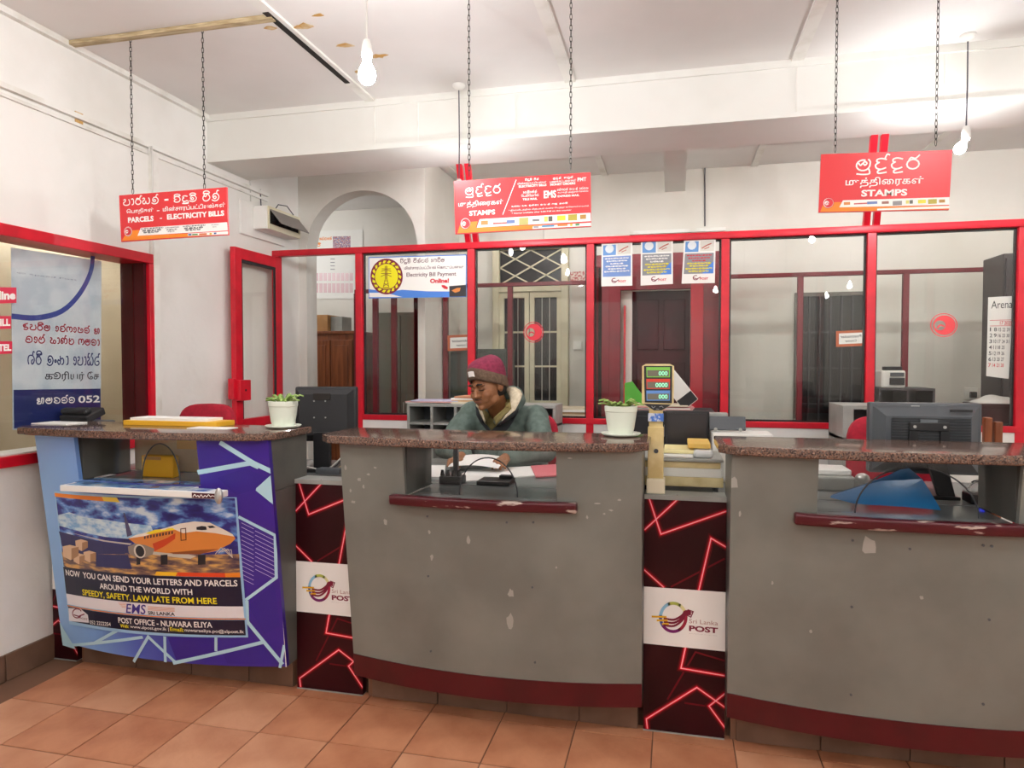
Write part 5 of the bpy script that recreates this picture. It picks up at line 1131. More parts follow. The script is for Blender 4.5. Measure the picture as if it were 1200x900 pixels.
# ================================================================ potted plants
def plant(label, px, yb, Y):
    c = on(px, yb, 'y', Y); t = thing('potted_plant', label, 'plant', (c.x, Y, ZG), 0.0, group='small potted plants on the counters')
    sm(MB().lathe([(.034, 0), (.068, .004), (.078, .012), (.076, .014), (.055, .008), (.004, .008)], n=28)).build('saucer', M['pot'], t, True)
    rib = lambda k, i: 1 + (.022 if k % 2 else 0) * (1 if 1 < i < 5 else 0)
    autosmooth(MB().lathe([(.034, .009), (.046, .010), (.051, .03), (.057, .07), (.060, .095), (.063, .098), (.064, .117), (.060, .119), (.057, .107), (.004, .102)], n=40, wob=rib).build('pot', M['pot'], t, True), 30)
    sm(MB().lathe([(.057, .102), (.056, .109), (.003, .114)], n=20)).build('soil', M['soil'], t, True)
    for k in range(24):
        a = random.uniform(0, 6.28); r0 = random.uniform(.005, .042); h_ = random.uniform(.012, .04); ln = random.uniform(.025, .045); b = Vector((r0 * math.cos(a), r0 * math.sin(a), .106))
        d = Vector((math.cos(a), math.sin(a), 0)); s = d.cross(Vector((0, 0, 1))); mb = MB(); w_ = random.uniform(.008, .013)
        P = [b, b + d * ln * .4 + Vector((0, 0, h_ * .7)), b + d * ln * .8 + Vector((0, 0, h_)), b + d * ln * 1.3 + Vector((0, 0, h_ * .85))]
        ww = [.004, w_, w_ * .9, .001]; vs = []
        for q_, x in zip(P, ww): vs += [q_ - s * x, q_ + Vector((0, 0, .004)), q_ + s * x, q_ - Vector((0, 0, .003))]
        mb.add(vs, [(4 * i + j, 4 * i + (j + 1) % 4, 4 * i + 4 + (j + 1) % 4, 4 * i + 4 + j) for i in range(3) for j in range(4)] + [(3, 2, 1, 0), (12, 13, 14, 15)]); sm(mb).build('leaf', M['leaf'], t, True)
random.seed(11)
plant('pale potted succulent on the left end beside the black monitor', 332, 504, 2.70); plant('pale potted succulent on the middle counter next to the scale', 727.5, 510, 2.70)
# ================================================================ weighing scale
sc_ = thing('weighing_scale', 'cream postal scale with a tall three line display between the counters', 'scale', (.0, 2.85, .933))
cream = mat('aged_cream_plastic', '#e2cf9a', .45, c2='#cdb67c', scale=9); cream2 = mat('pale_cream_plastic', '#e9e0c4', .4)
A = lambda x, y, Y=2.73: on(x, y, 'y', Y)
x0, x1 = A(759, 560).x, A(777.5, 560).x
MB().box(x0, x1, 2.715, 2.745, A(770, 562).z, A(770, 500).z, bev=.003).build('column', cream, sc_)
MB().box(x0 - .004, x1 + .006, 2.705, 2.765, .9335, A(770, 560).z, bev=.004).build('column_foot', cream2, sc_)
MB().tube([(A(769, 528).x, 2.712, A(769, 528).z), (A(769, 528).x, 2.716, A(769, 528).z)], .009, 12).build('bolt', M['dgrey'], sc_)
MB().box(x0 + .001, x1 - .001, 2.7135, 2.715, A(770, 493.5).z, A(770, 484).z).build('blue_label', ramp_mat('label_print', [(.45, '#3f6fc0'), (.55, '#c9cdd6')], 60, .4), sc_)
hd = [A(*p_, 2.72) for p_ in ((752.5, 429), (757, 426.5), (785, 426.5), (790, 429), (789.5, 472), (772, 484), (768, 484), (752, 472))]
mb = MB(); n = len(hd); mb.v = [tuple(v) for v in hd] + [(v.x, 2.76, v.z) for v in hd]; mb.f = [tuple(range(n)), tuple(range(n, 2 * n))[::-1]] + [(i, n + i, n + (i + 1) % n, (i + 1) % n) for i in range(n)]
dh = mb.build('display_head', cream, sc_)
MB().box(x0 + .004, x1 - .004, 2.725, 2.755, A(770, 502).z, A(770, 480).z).build('head_neck', cream, sc_)
qd = Quad(*[A(*p_, 2.7195) for p_ in ((752, 426.5), (790, 426.5), (752, 484), (790, 484))]); VD = inv_bil((70, 35), (280, 35), (70, 355), (280, 355)); D = lambda pts: [VD(*p) for p in pts]
p = Print(qd, .0006); p.poly(D([(84, 48), (268, 48), (266, 290), (262, 292), (90, 286)])); p.poly(D([(80, 294), (262, 300), (200, 338), (150, 338)])); p.build('display_face', M['black'], sc_)
for (y0, c) in ((56, '7ec850'), (132, 'd8402f'), (208, '5f8fd0')):
    p = Print(qd, .0009); p.poly(D([(100, y0), (254, y0), (252, y0 + 66), (102, y0 + 66)])); p.build('readout_frame', ink(c), sc_)
    p = Print(qd, .0012); p.poly(D([(106, y0 + 20), (248, y0 + 20), (247, y0 + 60), (107, y0 + 60)])); p.build('readout', ink('6f6a5c'), sc_)
    p = Print(qd, .0015); t_ = '000' if y0 != 132 else '0000'; a = VD(180 if y0 != 132 else 160, y0 + 26); b = VD(238, y0 + 54); p.text(t_, a[0], a[1], b[0], b[1], .02); p.build('digits', mat('lcd_digits', '#8fe8c0', .4, emit=.6), sc_)
p = Print(qd, .0012); p.stroke(D([(135, 310), (145, 322), (158, 312)]), .02); p.stroke(D([(185, 315), (200, 310), (210, 320)]), .02); p.stroke(D([(165, 328), (182, 330)]), .02); p.build('key_marks', M['ink_grey'], sc_)
bx0, bx1 = A(749, 560, 2.86).x, A(847, 560, 2.86).x
MB().box(bx0, bx1, 2.82, 3.1, .9465, .985, bev=.004).build('scale_base', cream, sc_)
MB().box(bx0 + .005, bx1 - .005, 2.825, 3.09, .985, 1.02, bev=.003).build('scale_body', M['white'], sc_)
MB().box(bx0 + .01, bx1 - .01, 2.83, 3.08, 1.02, 1.045, bev=.003).build('tray_support', cream, sc_)
MB().box(bx0 - .0, bx1 + .0, 2.82, 3.1, 1.047, 1.06, bev=.003).build('weighing_tray', M['steel'], sc_)
for sx_ in (bx0 + .03, bx1 - .03):
    for yy in (2.85, 3.06): MB().tube([(sx_, yy, .92), (sx_, yy, .947)], .012, 10).build('foot', M['black'], sc_)
tag(MB().box(-.105, .195, 2.785, 2.79, .934, 1.10).build('gap_glass', M['cglass']), 'low clear glass strip across the gap behind the scale column', 'glass strip')
# envelopes on the scale
random.seed(5)
for k, (lb, m, x0, x1, z, y) in enumerate((('white envelope lying lowest on the scale tray', 'paper', 776, 812, 1.0605, 2.9), ('pale yellow envelope stacked on the scale tray', 'manila', 778, 815, 1.075, 2.93), ('padded manila envelope topmost on the scale tray', 'padded', 806, 832, 1.095, 2.95))):
    mm = M['paper'] if m == 'paper' else mat(m + '_paper', {'manila': '#e9dca0', 'padded': '#d9b35c'}[m], .7)
    tag(MB().box(on(x0, 510, 'y', y).x, on(x1, 510, 'y', y).x, y - .08, y + .13, z, z + (.013 if m != 'padded' else .02), bev=.004).build('envelope', mm), lb, 'envelope', 'envelopes on the scale')
tag(MB().box(on(812, 520, 'y', 2.9).x, on(835, 520, 'y', 2.9).x, 2.84, 3.02, 1.0605, 1.092, bev=.012).build('plastic_packet', mat('clear_white_plastic', '#dfe2e2', .25)), 'crumpled white plastic packet on the scale tray', 'packet')
# ---- printer and black unit
pn_ = thing('receipt_printer', 'white printer with a raised dark paper cover behind the right counter', 'printer', on(862, 520, 'y', 3.2))
x0, x1 = on(834, 510, 'y', 3.2).x, on(900, 510, 'y', 3.2).x; zt_ = on(860, 509, 'y', 3.1).z
MB().box(x0, x1, 3.12, 3.295, ZW, zt_ - .012, bev=.006).build('body', M['white'], pn_); MB().box(x0 - .0, x1 + .01, 3.11, 3.295, zt_ - .012, zt_, bev=.003).build('output_tray', M['white'], pn_)
Mx = Matrix.Translation(((on(833, 500, 'y', 3.1).x + on(877, 500, 'y', 3.1).x) / 2, 3.2, zt_ + .008)) @ Matrix.Rotation(math.radians(-25), 4, 'X')
w_ = on(877, 500, 'y', 3.1).x - on(833, 500, 'y', 3.1).x
MB().box(-w_ / 2, w_ / 2, -.006, .006, 0, .065, M=Mx, bev=.003).build('cover', M['dgrey'], pn_)
for s in (-1, 1): MB().tube([(on(855 + 15 * s, 507, 'y', 3.1).x, 3.19, zt_ + .012), (on(855 + 15 * s, 507, 'y', 3.1).x, 3.18, zt_ + .012)], .008, 8).build('roller_knob', M['alu'], pn_)
bu = thing('black_monitor_unit', 'black screen lying behind the scale envelopes', 'screen', on(806, 505, 'y', 3.3))
x0, x1 = on(779, 500, 'y', 3.25).x, on(831, 500, 'y', 3.25).x; z0, z1 = ZW, on(805, 481, 'y', 3.25).z
MB().box(x0, x1, 3.22, 3.26, z0 + .03, z1, bev=.006).build('housing', M['black'], bu); MB().box(x0 + .012, x1 - .012, 3.216, 3.22, z0 + .06, z1 - .012).build('screen', mat('dull_screen', '#302d2f', .2), bu)
MB().box((x0 + x1) / 2 - .05, (x0 + x1) / 2 + .05, 3.2, 3.32, z0, z0 + .03, bev=.004).build('base', M['black'], bu)
tag(MB().box(on(831, 500, 'y', 3.3).x, on(853, 500, 'y', 3.3).x, 3.302, 3.36, ZW, on(840, 484, 'y', 3.3).z, bev=.004).build('grey_box', M['steel']), 'small grey box beside the black screen', 'box')
# ---- low cabinet in front of the third pane with papers and a leaning reader
lcab = thing('low_cabinet', 'low dark cabinet under the third pane heaped with papers', 'cabinet', (on(785, 490, 'y', 4.3).x, 4.3, 0))
x0, x1 = on(735, 480, 'y', 4.2).x, on(838, 480, 'y', 4.2).x; zc = on(785, 482, 'y', 4.2).z
MB().box(x0, x1, 4.2, 4.6, 0, zc, bev=.004).build('body', M['blackm'], lcab)
for k, (a, b) in enumerate(((x0 + .01, (x0 + x1) / 2 - .003), ((x0 + x1) / 2 + .003, x1 - .01))):
    d_ = MB().box(a, b, 4.185, 4.2, .05, zc - .03, bev=.002).build('door', M['blackm'], lcab); MB().tube([(b - .03 if k == 0 else a + .03, 4.18, zc - .15), (b - .03 if k == 0 else a + .03, 4.18, zc - .08)], .005, 6).build('handle', M['alu'], d_)
pm = [mat('pink_paper', '#d9a6a0', .7), M['paper'], mat('pale_rose_paper', '#c98f8c', .7), mat('old_paper', '#d8cdb4', .7)]
random.seed(21)
def stack(lbf, n, cx, cy, z, w_, d_, grp, th=.008, cols=None):
    for k in range(n):
        rz = random.uniform(-.12, .12); o = MB().box(-w_ / 2, w_ / 2, -d_ / 2, d_ / 2, 0, th, bev=.0015).build('paper_bundle', (cols or pm)[k % len(cols or pm)]); o.location = (cx + random.uniform(-.02, .02), cy + random.uniform(-.01, .01), z + k * th); o.rotation_euler.z = rz
        tag(o, lbf(k), 'papers', grp)
ordn = ['lowest', 'second', 'third', 'fourth', 'fifth', 'sixth']
stack(lambda k: '%s bundle from below in the pink paper heap on the low cabinet' % ordn[k], 4, on(772, 480, 'y', 4.3).x, 4.38, zc, .40, .26, 'paper heap on the low cabinet')
rd = thing('tilted_reader', 'white and black tablet propped at a slant behind the scale display', 'tablet', on(806, 475, 'y', 4.3))
c_ = on(806, 459, 'y', 4.3); Mx = Matrix.Translation((c_.x + .02, 4.3, zc + .035)) @ Matrix.Rotation(-.68, 4, 'Y')
MB().box(-.055, .055, -.01, .01, .0, .235, M=Mx, bev=.006).build('body', M['white'], rd); MB().box(-.052, .052, -.0125, -.01, .004, .07, M=Mx).build('black_end', M['black'], rd)
gb = thing('green_folder', 'bright green curved folder standing behind the second plant', 'folder', on(742, 475, 'y', 4.25))
g0 = [on(732, 475, 'y', 4.28), on(732, 449, 'y', 4.28), on(741, 447, 'y', 4.28), on(756, 467, 'y', 4.28), on(756, 475, 'y', 4.28)]
MB().prism([(v.x, v.z) for v in g0] + [(on(748, 472, 'y', 4.28).x, on(748, 471, 'y', 4.28).z), (on(740, 472, 'y', 4.28).x, on(740, 471, 'y', 4.28).z)], 4.27, 4.29, 'y').build('cover', mat('bright_green', '#58b23a', .4), gb)
# ================================================================ pigeonhole unit
ph_ = thing('pigeonhole_unit', 'grey pigeonhole rack behind the clerk stuffed with papers', 'rack', (-1.25, 4.35, 0))
px0, px1, pz1 = on(477, 476, 'y', 4.22).x, on(651, 476, 'y', 4.22).x, on(500, 473, 'y', 4.22).z; NC = 6; ch = .118; nr = 3
MB().box(px0, px1, 4.22, 4.5, pz1 - .02, pz1, bev=.002).build('top_board', M['steel'], ph_); MB().box(px0, px1, 4.49, 4.5, 0, pz1 - .02).build('back_board', M['mgrey'], ph_)
for k in range(NC + 1):
    x = px0 + (px1 - px0 - .018) * k / NC; MB().box(x, x + .018, 4.22, 4.49, pz1 - .02 - nr * ch, pz1 - .02).build('divider', M['steel'], ph_)
for k in range(1, nr + 1): MB().box(px0, px1, 4.222, 4.49, pz1 - .02 - k * ch, pz1 - .006 - k * ch).build('shelf', M['steel'], ph_)
MB().box(px0, px1, 4.22, 4.49, 0, pz1 - .02 - nr * ch).build('plinth', M['steel'], ph_)
stack(lambda k: '%s bundle from below in the letters on top of the grey rack' % ordn[k], 3, on(508, 472, 'y', 4.3).x, 4.35, pz1, .32, .22, 'letters on the grey rack', .006, [pm[1], pm[0], mat('lilac_paper', '#b7b3cc', .7)])
stack(lambda k: '%s bundle from below in the manila pile beside the clerk on the rack' % ordn[k], 4, on(548, 470, 'y', 4.3).x, 4.36, pz1, .18, .2, 'manila pile on the grey rack', .012, [pm[3], mat('manila2', '#c9a27a', .7), pm[1], mat('manila3', '#c58a68', .7)])
ZP = on(670, 487, 'y', 5.0).z
stack(lambda k: '%s bundle from below in the old paper pile seen below the cream double door' % ordn[k], 4, on(674, 475, 'y', 5.0).x, 5.0, ZP, .24, .2, 'old papers beyond the second pane', .016, [pm[3], mat('old_brown_paper', '#b59b78', .7), pm[1]])
random.seed(4)
for cidx, r_ in ((0, 1), (1, 1), (2, 0), (2, 1)):
    xx = px0 + (px1 - px0) * (cidx + .5) / NC; zz0 = pz1 - .006 - (r_ + 1) * ch
    o = MB().box(-.06, .06, -.1, .1, 0, .012, bev=.002).build('folded_letter', M['paper']); o.location = (xx, 4.34, zz0 + .001); tag(o, 'folded white letter in the %s cell of the %s rack row' % (('first', 'second', 'third')[cidx], ('top', 'lower')[r_]), 'letter', 'letters in the rack cells')
sb = MB().box(on(650, 500, 'y', 5.0).x, on(692, 500, 'y', 5.0).x, 4.85, 5.15, 0, ZP).build('side_table', M['wood']); tag(sb, 'narrow wooden side table holding old papers beyond the second pane', 'table')
# ---- grey steel shelf by the right monitor
gs = thing('steel_shelf', 'pale grey steel shelf unit half hidden by the right monitor', 'shelf', (on(1010, 480, 'y', 4.2).x, 4.3, 0))
x0, x1, z1 = on(988, 480, 'y', 4.15).x, on(1052, 480, 'y', 4.15).x, on(1000, 475.5, 'y', 4.15).z
for a in ((x0, x0 + .055), (x1 - .03, x1)): MB().box(a[0], a[1], 4.15, 4.5, 0, z1 - .02).build('side', M['steel'], gs)
for z in (z1 - .02, z1 - .2, z1 - .42, .3): MB().box(x0, x1, 4.15, 4.5, z, z + .02).build('board', M['steel'], gs)
MB().box(x0, x1, 4.5, 4.51, 0, z1).build('back', M['mgrey'], gs)
# ---- wooden chair seen by its back posts at right
wc = thing('wooden_chair', 'varnished wooden chair with two back posts right of the grey monitor', 'chair', on(1165, 520, 'y', 3.9))
for xx, yt in ((1157, 489), (1169, 494)):
    v = on(xx, yt, 'y', 3.9); MB().box(v.x - .018, v.x + .018, 3.88, 3.915, 0, v.z, bev=.005).build('back_post', M['wood'], wc)
v = on(1163, 520, 'y', 3.9); vx0, vx1 = on(1157, 500, 'y', 3.9).x, on(1169, 500, 'y', 3.9).x
MB().box(vx0 - .2, vx1 + .2, 3.45, 3.88, .43, .46, bev=.006).build('seat', M['wood'], wc)
for z in (.7, .85): MB().box(vx0 + .018, vx1 - .018, 3.89, 3.905, z, z + .06).build('back_slat', M['wood'], wc)
for xx in (vx0 - .17, vx1 + .17):
    for yy in (3.47, 3.84): MB().box(xx - .018, xx + .018, yy - .018, yy + .018, 0, .43).build('leg', M['wood'], wc)
# ================================================================ things on the blue counter
yf = thing('document_box', 'flat yellow and white document box on the blue counter', 'box', on(210, 500, 'y', 2.72))
x0, x1 = on(156, 500, 'y', 2.72).x, on(264, 500, 'y', 2.72).x
MB().box(x0, x1, 2.66, 2.79, ZG, ZG + .022, bev=.002).build('carton', mat('yellow_carton', '#e8b02c', .5, c2='#eee6d2', scale=5, lo=.35, hi=.4), yf)
MB().box(x0 + .03, x1 - .06, 2.67, 2.785, ZG + .022, ZG + .034).build('white_lid', M['paper'], yf)
tag(MB().box(on(228, 505, 'y', 2.62).x, on(274, 505, 'y', 2.62).x, 2.57, 2.65, ZG, ZG + .003).build('paper_slip', M['paper']), 'white paper slip at the right of the blue counter top', 'paper')
tag(MB().box(on(50, 500, 'y', 2.66).x, on(90, 500, 'y', 2.66).x, 2.6, 2.72, ZG, ZG + .004).build('paper_slip', M['paper']), 'white paper slip at the left end of the blue counter top', 'paper')
cb_ = thing('courier_carton', 'cream and yellow courier carton behind the blue counter glass', 'carton', on(196, 560, 'y', 2.83))
x0, x1 = on(158, 540, 'y', 2.83).x, on(236, 540, 'y', 2.83).x
MB().box(x0, x1, 2.83, 2.95, ZW, 1.13, bev=.003).build('box', mat('pale_carton', '#dcc49a', .6, c2='#cdb389', scale=6), cb_)
MB().box(on(208, 540, 'y', 2.83).x, x1 - .002, 2.8275, 2.83, 1.03, 1.125).build('yellow_side', mat('sun_yellow', '#e2b45a', .5), cb_)
ye = thing('yellow_envelope', 'yellow padded envelope seen in the arched opening of the blue counter', 'envelope', on(190, 565, 'y', 2.72))
MB().box(on(173, 540, 'y', 2.7).x, on(210, 540, 'y', 2.7).x, 2.66, 2.70, ZW + .0, 1.02, bev=.006).build('body', mat('padded2_paper', '#e0a81e', .55), ye)
MB().box(on(176, 540, 'y', 2.7).x, on(196, 540, 'y', 2.7).x, 2.658, 2.66, 1.0, 1.015).build('label', M['card'], ye)
# ---- telephone on the left window side
tp = thing('desk_telephone', 'dark grey telephone on the blue counter near the window', 'telephone', on(92, 498, 'y', 2.86))
x0, x1 = on(68, 490, 'y', 2.86).x, on(118, 490, 'y', 2.86).x; z0 = ZW
MB().box(x0 + .01, x1 - .01, 2.83, 2.97, ZW, 1.15, bev=.01).build('stand', M['dgrey'], tp)
Mx = Matrix.Translation(((x0 + x1) / 2, 2.86, 1.15)) @ Matrix.Rotation(.35, 4, 'X')
MB().box(-.085, .085, -.03, .09, 0, .04, M=Mx, bev=.008).build('body', M['blackm'], tp); MB().box(-.08, .08, -.02, .02, .04, .07, M=Mx, bev=.012).build('handset', M['blackm'], tp)
# ================================================================ things in the middle serving window
f = lambda x, y, z=ZW: on(x, y, 'z', z)
def flat(name, label, cat_, pts, z, th, m, grp=None):
    P = [f(x, y, z) for x, y in pts]; return tag(MB().prism([(v.x, v.y) for v in P], z, z + th, 'z').build(name, m), label, cat_, grp)
st = thing('stamp_stand', 'black stamp stand with a grey post inside the middle window', 'stand', f(525, 568))
c_ = f(527, 568); MB().box(c_.x - .05, c_.x + .05, c_.y - .0, c_.y + .08, ZW, ZW + .035, bev=.006).build('pad', M['black'], st)
for k in range(4): MB().tube([(c_.x - .04 + k * .025, c_.y + .02, ZW + .035), (c_.x - .04 + k * .025, c_.y + .02, ZW + .06)], [.01, .006], 8).build('stamp', M['blackm'], st)
MB().box(c_.x - .002, c_.x + .02, c_.y + .05, c_.y + .07, ZW + .035, ZW + .16, bev=.003).build('post', M['dgrey'], st)
bp_ = thing('card_reader', 'flat black signature pad inside the middle window', 'pad', f(580, 568))
c_ = f(580, 568); MB().box(c_.x - .075, c_.x + .07, c_.y - .03, c_.y + .09, ZW, ZW + .018, bev=.003).build('pad', M['black'], bp_); MB().box(c_.x + .005, c_.x + .06, c_.y + .05, c_.y + .085, ZW + .018, ZW + .032, bev=.003).build('keypad', M['blackm'], bp_)
flat('ledger_sheet', 'white ledger sheets spread before the clerk', 'paper', [(530, 566), (650, 556), (640, 546), (548, 551)], ZW, .004, M['paper'])
flat('pink_file', 'pink file beside the ledger in the middle window', 'file', [(628, 560), (690, 556), (690, 543), (622, 547)], ZW + .0042, .006, mat('pink_file_card', '#d8707a', .6))
flat('form_pad', 'white form pad left of the stamp stand', 'paper', [(500, 562), (520, 562), (522, 548), (504, 548)], ZW, .012, M['paper'])
# ================================================================ things in the right serving window
fo = thing('blue_folder', 'bright blue folder bent open in the right counter window', 'folder', f(1040, 594))
bl = mat('bright_blue_card', '#1f7cbc', .4); bld = mat('deep_blue_card', '#1b5f93', .45)
def leaf3(name, rows, m, th=.003):
    mb = MB(); n = len(rows[0])
    for o_ in (0, th):
        for r in rows:
            for v in r: mb.v.append((v.x, v.y + o_, v.z + o_ * .5))
    R_ = len(rows); K = R_ * n
    for j in range(R_ - 1):
        for i in range(n - 1):
            a = j * n + i; mb.f.append((a, a + 1, a + n + 1, a + n)); mb.f.append((K + a, K + a + n, K + a + n + 1, K + a + 1))
    for i in range(n - 1): mb.f.append((i, K + i, K + i + 1, i + 1)); a = (R_ - 1) * n + i; mb.f.append((a, a + 1, K + a + 1, K + a))
    for j in range(R_ - 1): a = j * n; mb.f.append((a, a + n, K + a + n, K + a)); a = j * n + n - 1; mb.f.append((a, K + a, K + a + n, a + n))
    return autosmooth(mb.build(name, m, fo), 50)
lo = [on(973, 583, 'y', 2.74), on(1000, 590, 'y', 2.69), on(1018, 591.5, 'y', 2.66), on(1060, 594, 'y', 2.66), on(1103, 598, 'y', 2.66)]
mi = [on(974, 582, 'y', 2.75), on(1002, 576, 'y', 2.74), on(1024, 572, 'y', 2.73), on(1058, 574, 'y', 2.72), on(1090, 576, 'y', 2.72)]
hi_ = [on(975, 581, 'y', 2.76), on(1010, 570, 'y', 2.78), on(1034, 564, 'y', 2.78), on(1058, 563, 'y', 2.78), on(1081, 562, 'y', 2.78)]
leaf3('front_leaf', [lo, mi, hi_], bl)
ap = [on(976, 580, 'y', 2.77), on(1015, 567, 'y', 2.79), on(1040, 558, 'y', 2.80), on(1063, 547, 'y', 2.81), on(1080, 561, 'y', 2.80)]
leaf3('back_leaf', [[v + Vector((0, .006, 0)) for v in hi_], ap], bld)
sv = thing('silver_device', 'silver cash device at the left of the right serving window', 'device', f(975, 572))
c_ = on(978, 572, 'y', 3.05); MB().box(c_.x - .08, c_.x + .07, 3.0, 3.2, ZW, ZW + .06, bev=.008).build('body', M['steel'], sv); MB().box(c_.x - .07, c_.x + .06, 3.03, 3.18, ZW + .06, ZW + .085, bev=.006).build('lid', M['white'], sv)
sm(MB().ell((c_.x + .105, 3.05, ZW + .05), (.028, .028, .022))).build('knob', M['alu'], sv); MB().box(c_.x + .065, c_.x + .11, 3.03, 3.07, ZW, ZW + .04).build('knob_mount', M['steel'], sv)
mo = thing('cable_hub', 'black cable hub with a small blue light under the right monitor', 'hub', f(1140, 590))
c_ = on(1157, 588, 'y', 2.86); MB().box(c_.x - .06, c_.x + .05, 2.84, 2.93, ZW, ZW + .035, bev=.004).build('body', M['black'], mo)
MB().box(on(1151, 580, 'y', 2.84).x - .008, on(1151, 580, 'y', 2.84).x + .008, 2.836, 2.84, ZW + .012, ZW + .024).build('blue_light', mat('blue_led', '#2a3cff', .4, emit=2), mo)
for k in range(4):
    a = c_ + Vector((-.055 + .015 * k, .02, .045 + .012 * k)); b_ = c_ + Vector((.05, .03, .035))
    MB().tube(cat_pts(a, b_, k) if 0 else [a + (b_ - a) * t_ + Vector((0, .015 * math.sin(9 * t_ + k), .02 * math.sin(3.14 * t_) + .01 * math.sin(7 * t_ + k))) for t_ in [i / 10 for i in range(11)]], .003, 6).build('cable', M['black'] if k % 2 else M['cordw'], mo)
cbl = thing('monitor_cables', 'tangle of cables below the left black monitor', 'cables', on(370, 556, 'y', 2.9))
for k in range(5):
    a, b_ = on(348, 548 + 4 * k, 'y', 2.9), on(402, 536 + 5 * k, 'y', 2.95)
    MB().tube([Vector((v_.x, v_.y, max(v_.z, .94))) for v_ in [a + (b_ - a) * t_ + Vector((0, .0, -.03 * math.sin(3.14 * t_) * (1 + .4 * k) + .012 * math.sin(7 * t_ + k))) for t_ in [i / 12 for i in range(13)]]], .0035, 6).build('cable', (M['cordw'], M['black'], M['timber'], M['black'], M['cord'])[k], cbl)
MB().box(on(372, 560, 'y', 2.86).x, on(400, 560, 'y', 2.86).x, 2.84, 2.90, .934, .958, bev=.004).build('adapter', M['dgrey'], cbl)
# ================================================================ furniture beyond the partition
Yc = 6.1; wcb = thing('wooden_cupboard', 'brown panelled wooden cupboard beyond the open doorway', 'cupboard', (on(384, 450, 'y', Yc).x, 6.3, 0))
x0, x1, zt_ = on(354, 390, 'y', Yc).x, on(414, 390, 'y', Yc).x, on(384, 388, 'y', Yc).z
MB().box(x0, x1, Yc, 6.55, .05, zt_ - .03).build('carcass', M['wood'], wcb); MB().box(x0 - .02, x1 + .02, Yc - .02, 6.56, zt_ - .03, zt_, bev=.004).build('cornice', M['wood'], wcb)
for a, b in ((x0 + .005, x0 + .07), (x0 + .085, x0 + .085 + (x1 - x0 - .09) / 2 - .005), (x0 + .085 + (x1 - x0 - .09) / 2 + .005, x1 - .005)):
    d_ = MB().box(a, b, Yc - .02, Yc, .08, zt_ - .09, bev=.003).build('door', M['wood'], wcb); MB().box(a + (b - a) * .2, b - (b - a) * .2, Yc - .026, Yc - .02, .9, zt_ - .14, bev=.005).build('door_panel', M['wood'], d_)
MB().box(x0 + .015, x0 + .075, Yc - .024, Yc - .02, zt_ - .075, zt_ - .045).build('green_tag', mat('mint_tag', '#8fd0a0', .6), wcb)
cbx = thing('cardboard_box', 'brown cardboard carton with printed marks on the wooden cupboard', 'carton', (on(370, 387, 'y', 6.15).x, 6.2, zt_))
MB().box(on(355, 380, 'y', 6.15).x, on(384, 380, 'y', 6.15).x, 6.15, 6.4, zt_, on(370, 369, 'y', 6.15).z, bev=.003).build('box', M['card'], cbx)
qx = px_quad(358, 374, 368, 382, 'y', 6.148); p = Print(qx, .001); p.stroke([(.1, .2), (.9, .2), (.5, .9), (.1, .2)], .12); p.stroke([(0, .9), (1, .9)], .12); p.build('printed_mark', ink('4a3418'), cbx)
tag(MB().box(on(387.5, 380, 'y', 6.2).x, on(401, 380, 'y', 6.2).x, 6.2, 6.4, zt_, on(390, 371, 'y', 6.2).z, bev=.003).build('white_box', M['steel']), 'small pale grey box beside the carton on the cupboard', 'box')
def steel_cup(label, xa, xb, yt, Y, dep, m, door=True):
    x0, x1, z1 = on(xa, 450, 'y', Y).x, on(xb, 450, 'y', Y).x, on((xa + xb) / 2, yt, 'y', Y).z
    t = thing('steel_cupboard', label, 'cupboard', ((x0 + x1) / 2, Y + dep / 2, 0), group='steel cupboards beyond the glass'); MB().box(x0, x1, Y, Y + dep, 0, z1, bev=.005).build('body', m, t)
    xm_ = (x0 + x1) / 2
    for a, b, s in ((x0 + .01, xm_ - .003, 1), (xm_ + .003, x1 - .01, -1)):
        d_ = MB().box(a, b, Y - .015, Y, .06, z1 - .03, bev=.003).build('door', m, t); hx = (b - .03) if s > 0 else (a + .03); MB().box(hx - .006, hx + .006, Y - .03, Y - .015, z1 * .5, z1 * .5 + .12, bev=.002).build('handle', M['alu'], d_)
    return t
steel_cup('dark green steel cupboard beside the cream double door', 528, 594, 409, 5.5, .3, mat('dark_green_steel', '#2c3a34', .4))
steel_cup('grey green steel cupboard seen through the arch screen', 441, 500, 366, 6.0, .45, mat('grey_green_steel', '#6b6c60', .45))
steel_cup('tall dark cupboard behind the hanging calendar', 1173, 1240, 296, 5.0, .3, mat('dark_brown_steel', '#2b2223', .4))
# ---- note counter on a dark shelf, cloth bundle
nu = thing('shelf_unit', 'small dark shelf unit below the note counting machine', 'shelf', (on(1062, 470, 'y', 5.0).x, 5.1, 0))
x0, x1, z1 = on(1030, 460, 'y', 5.0).x, on(1096, 460, 'y', 5.0).x, on(1060, 455, 'y', 5.0).z
ds = mat('dark_shelf', '#3f3d40', .5)
for z in (z1 - .015, z1 - .14, z1 - .3, .4): MB().box(x0, x1, 5.0, 5.3, z, z + .015).build('board', ds, nu)
for xx in (x0, (x0 + x1) / 2, x1 - .015): MB().box(xx, xx + .015, 5.0, 5.3, 0, z1 - .015).build('upright', ds, nu)
MB().box(x0, x1, 5.3, 5.31, 0, z1).build('back', M['black'], nu)
nc_ = thing('note_counter', 'white banknote counting machine on the small dark shelf', 'machine', (on(1048, 455, 'y', 5.1).x, 5.1, z1))
x0, x1, z2 = on(1033, 455, 'y', 5.05).x, on(1062, 455, 'y', 5.05).x, on(1048, 434, 'y', 5.05).z
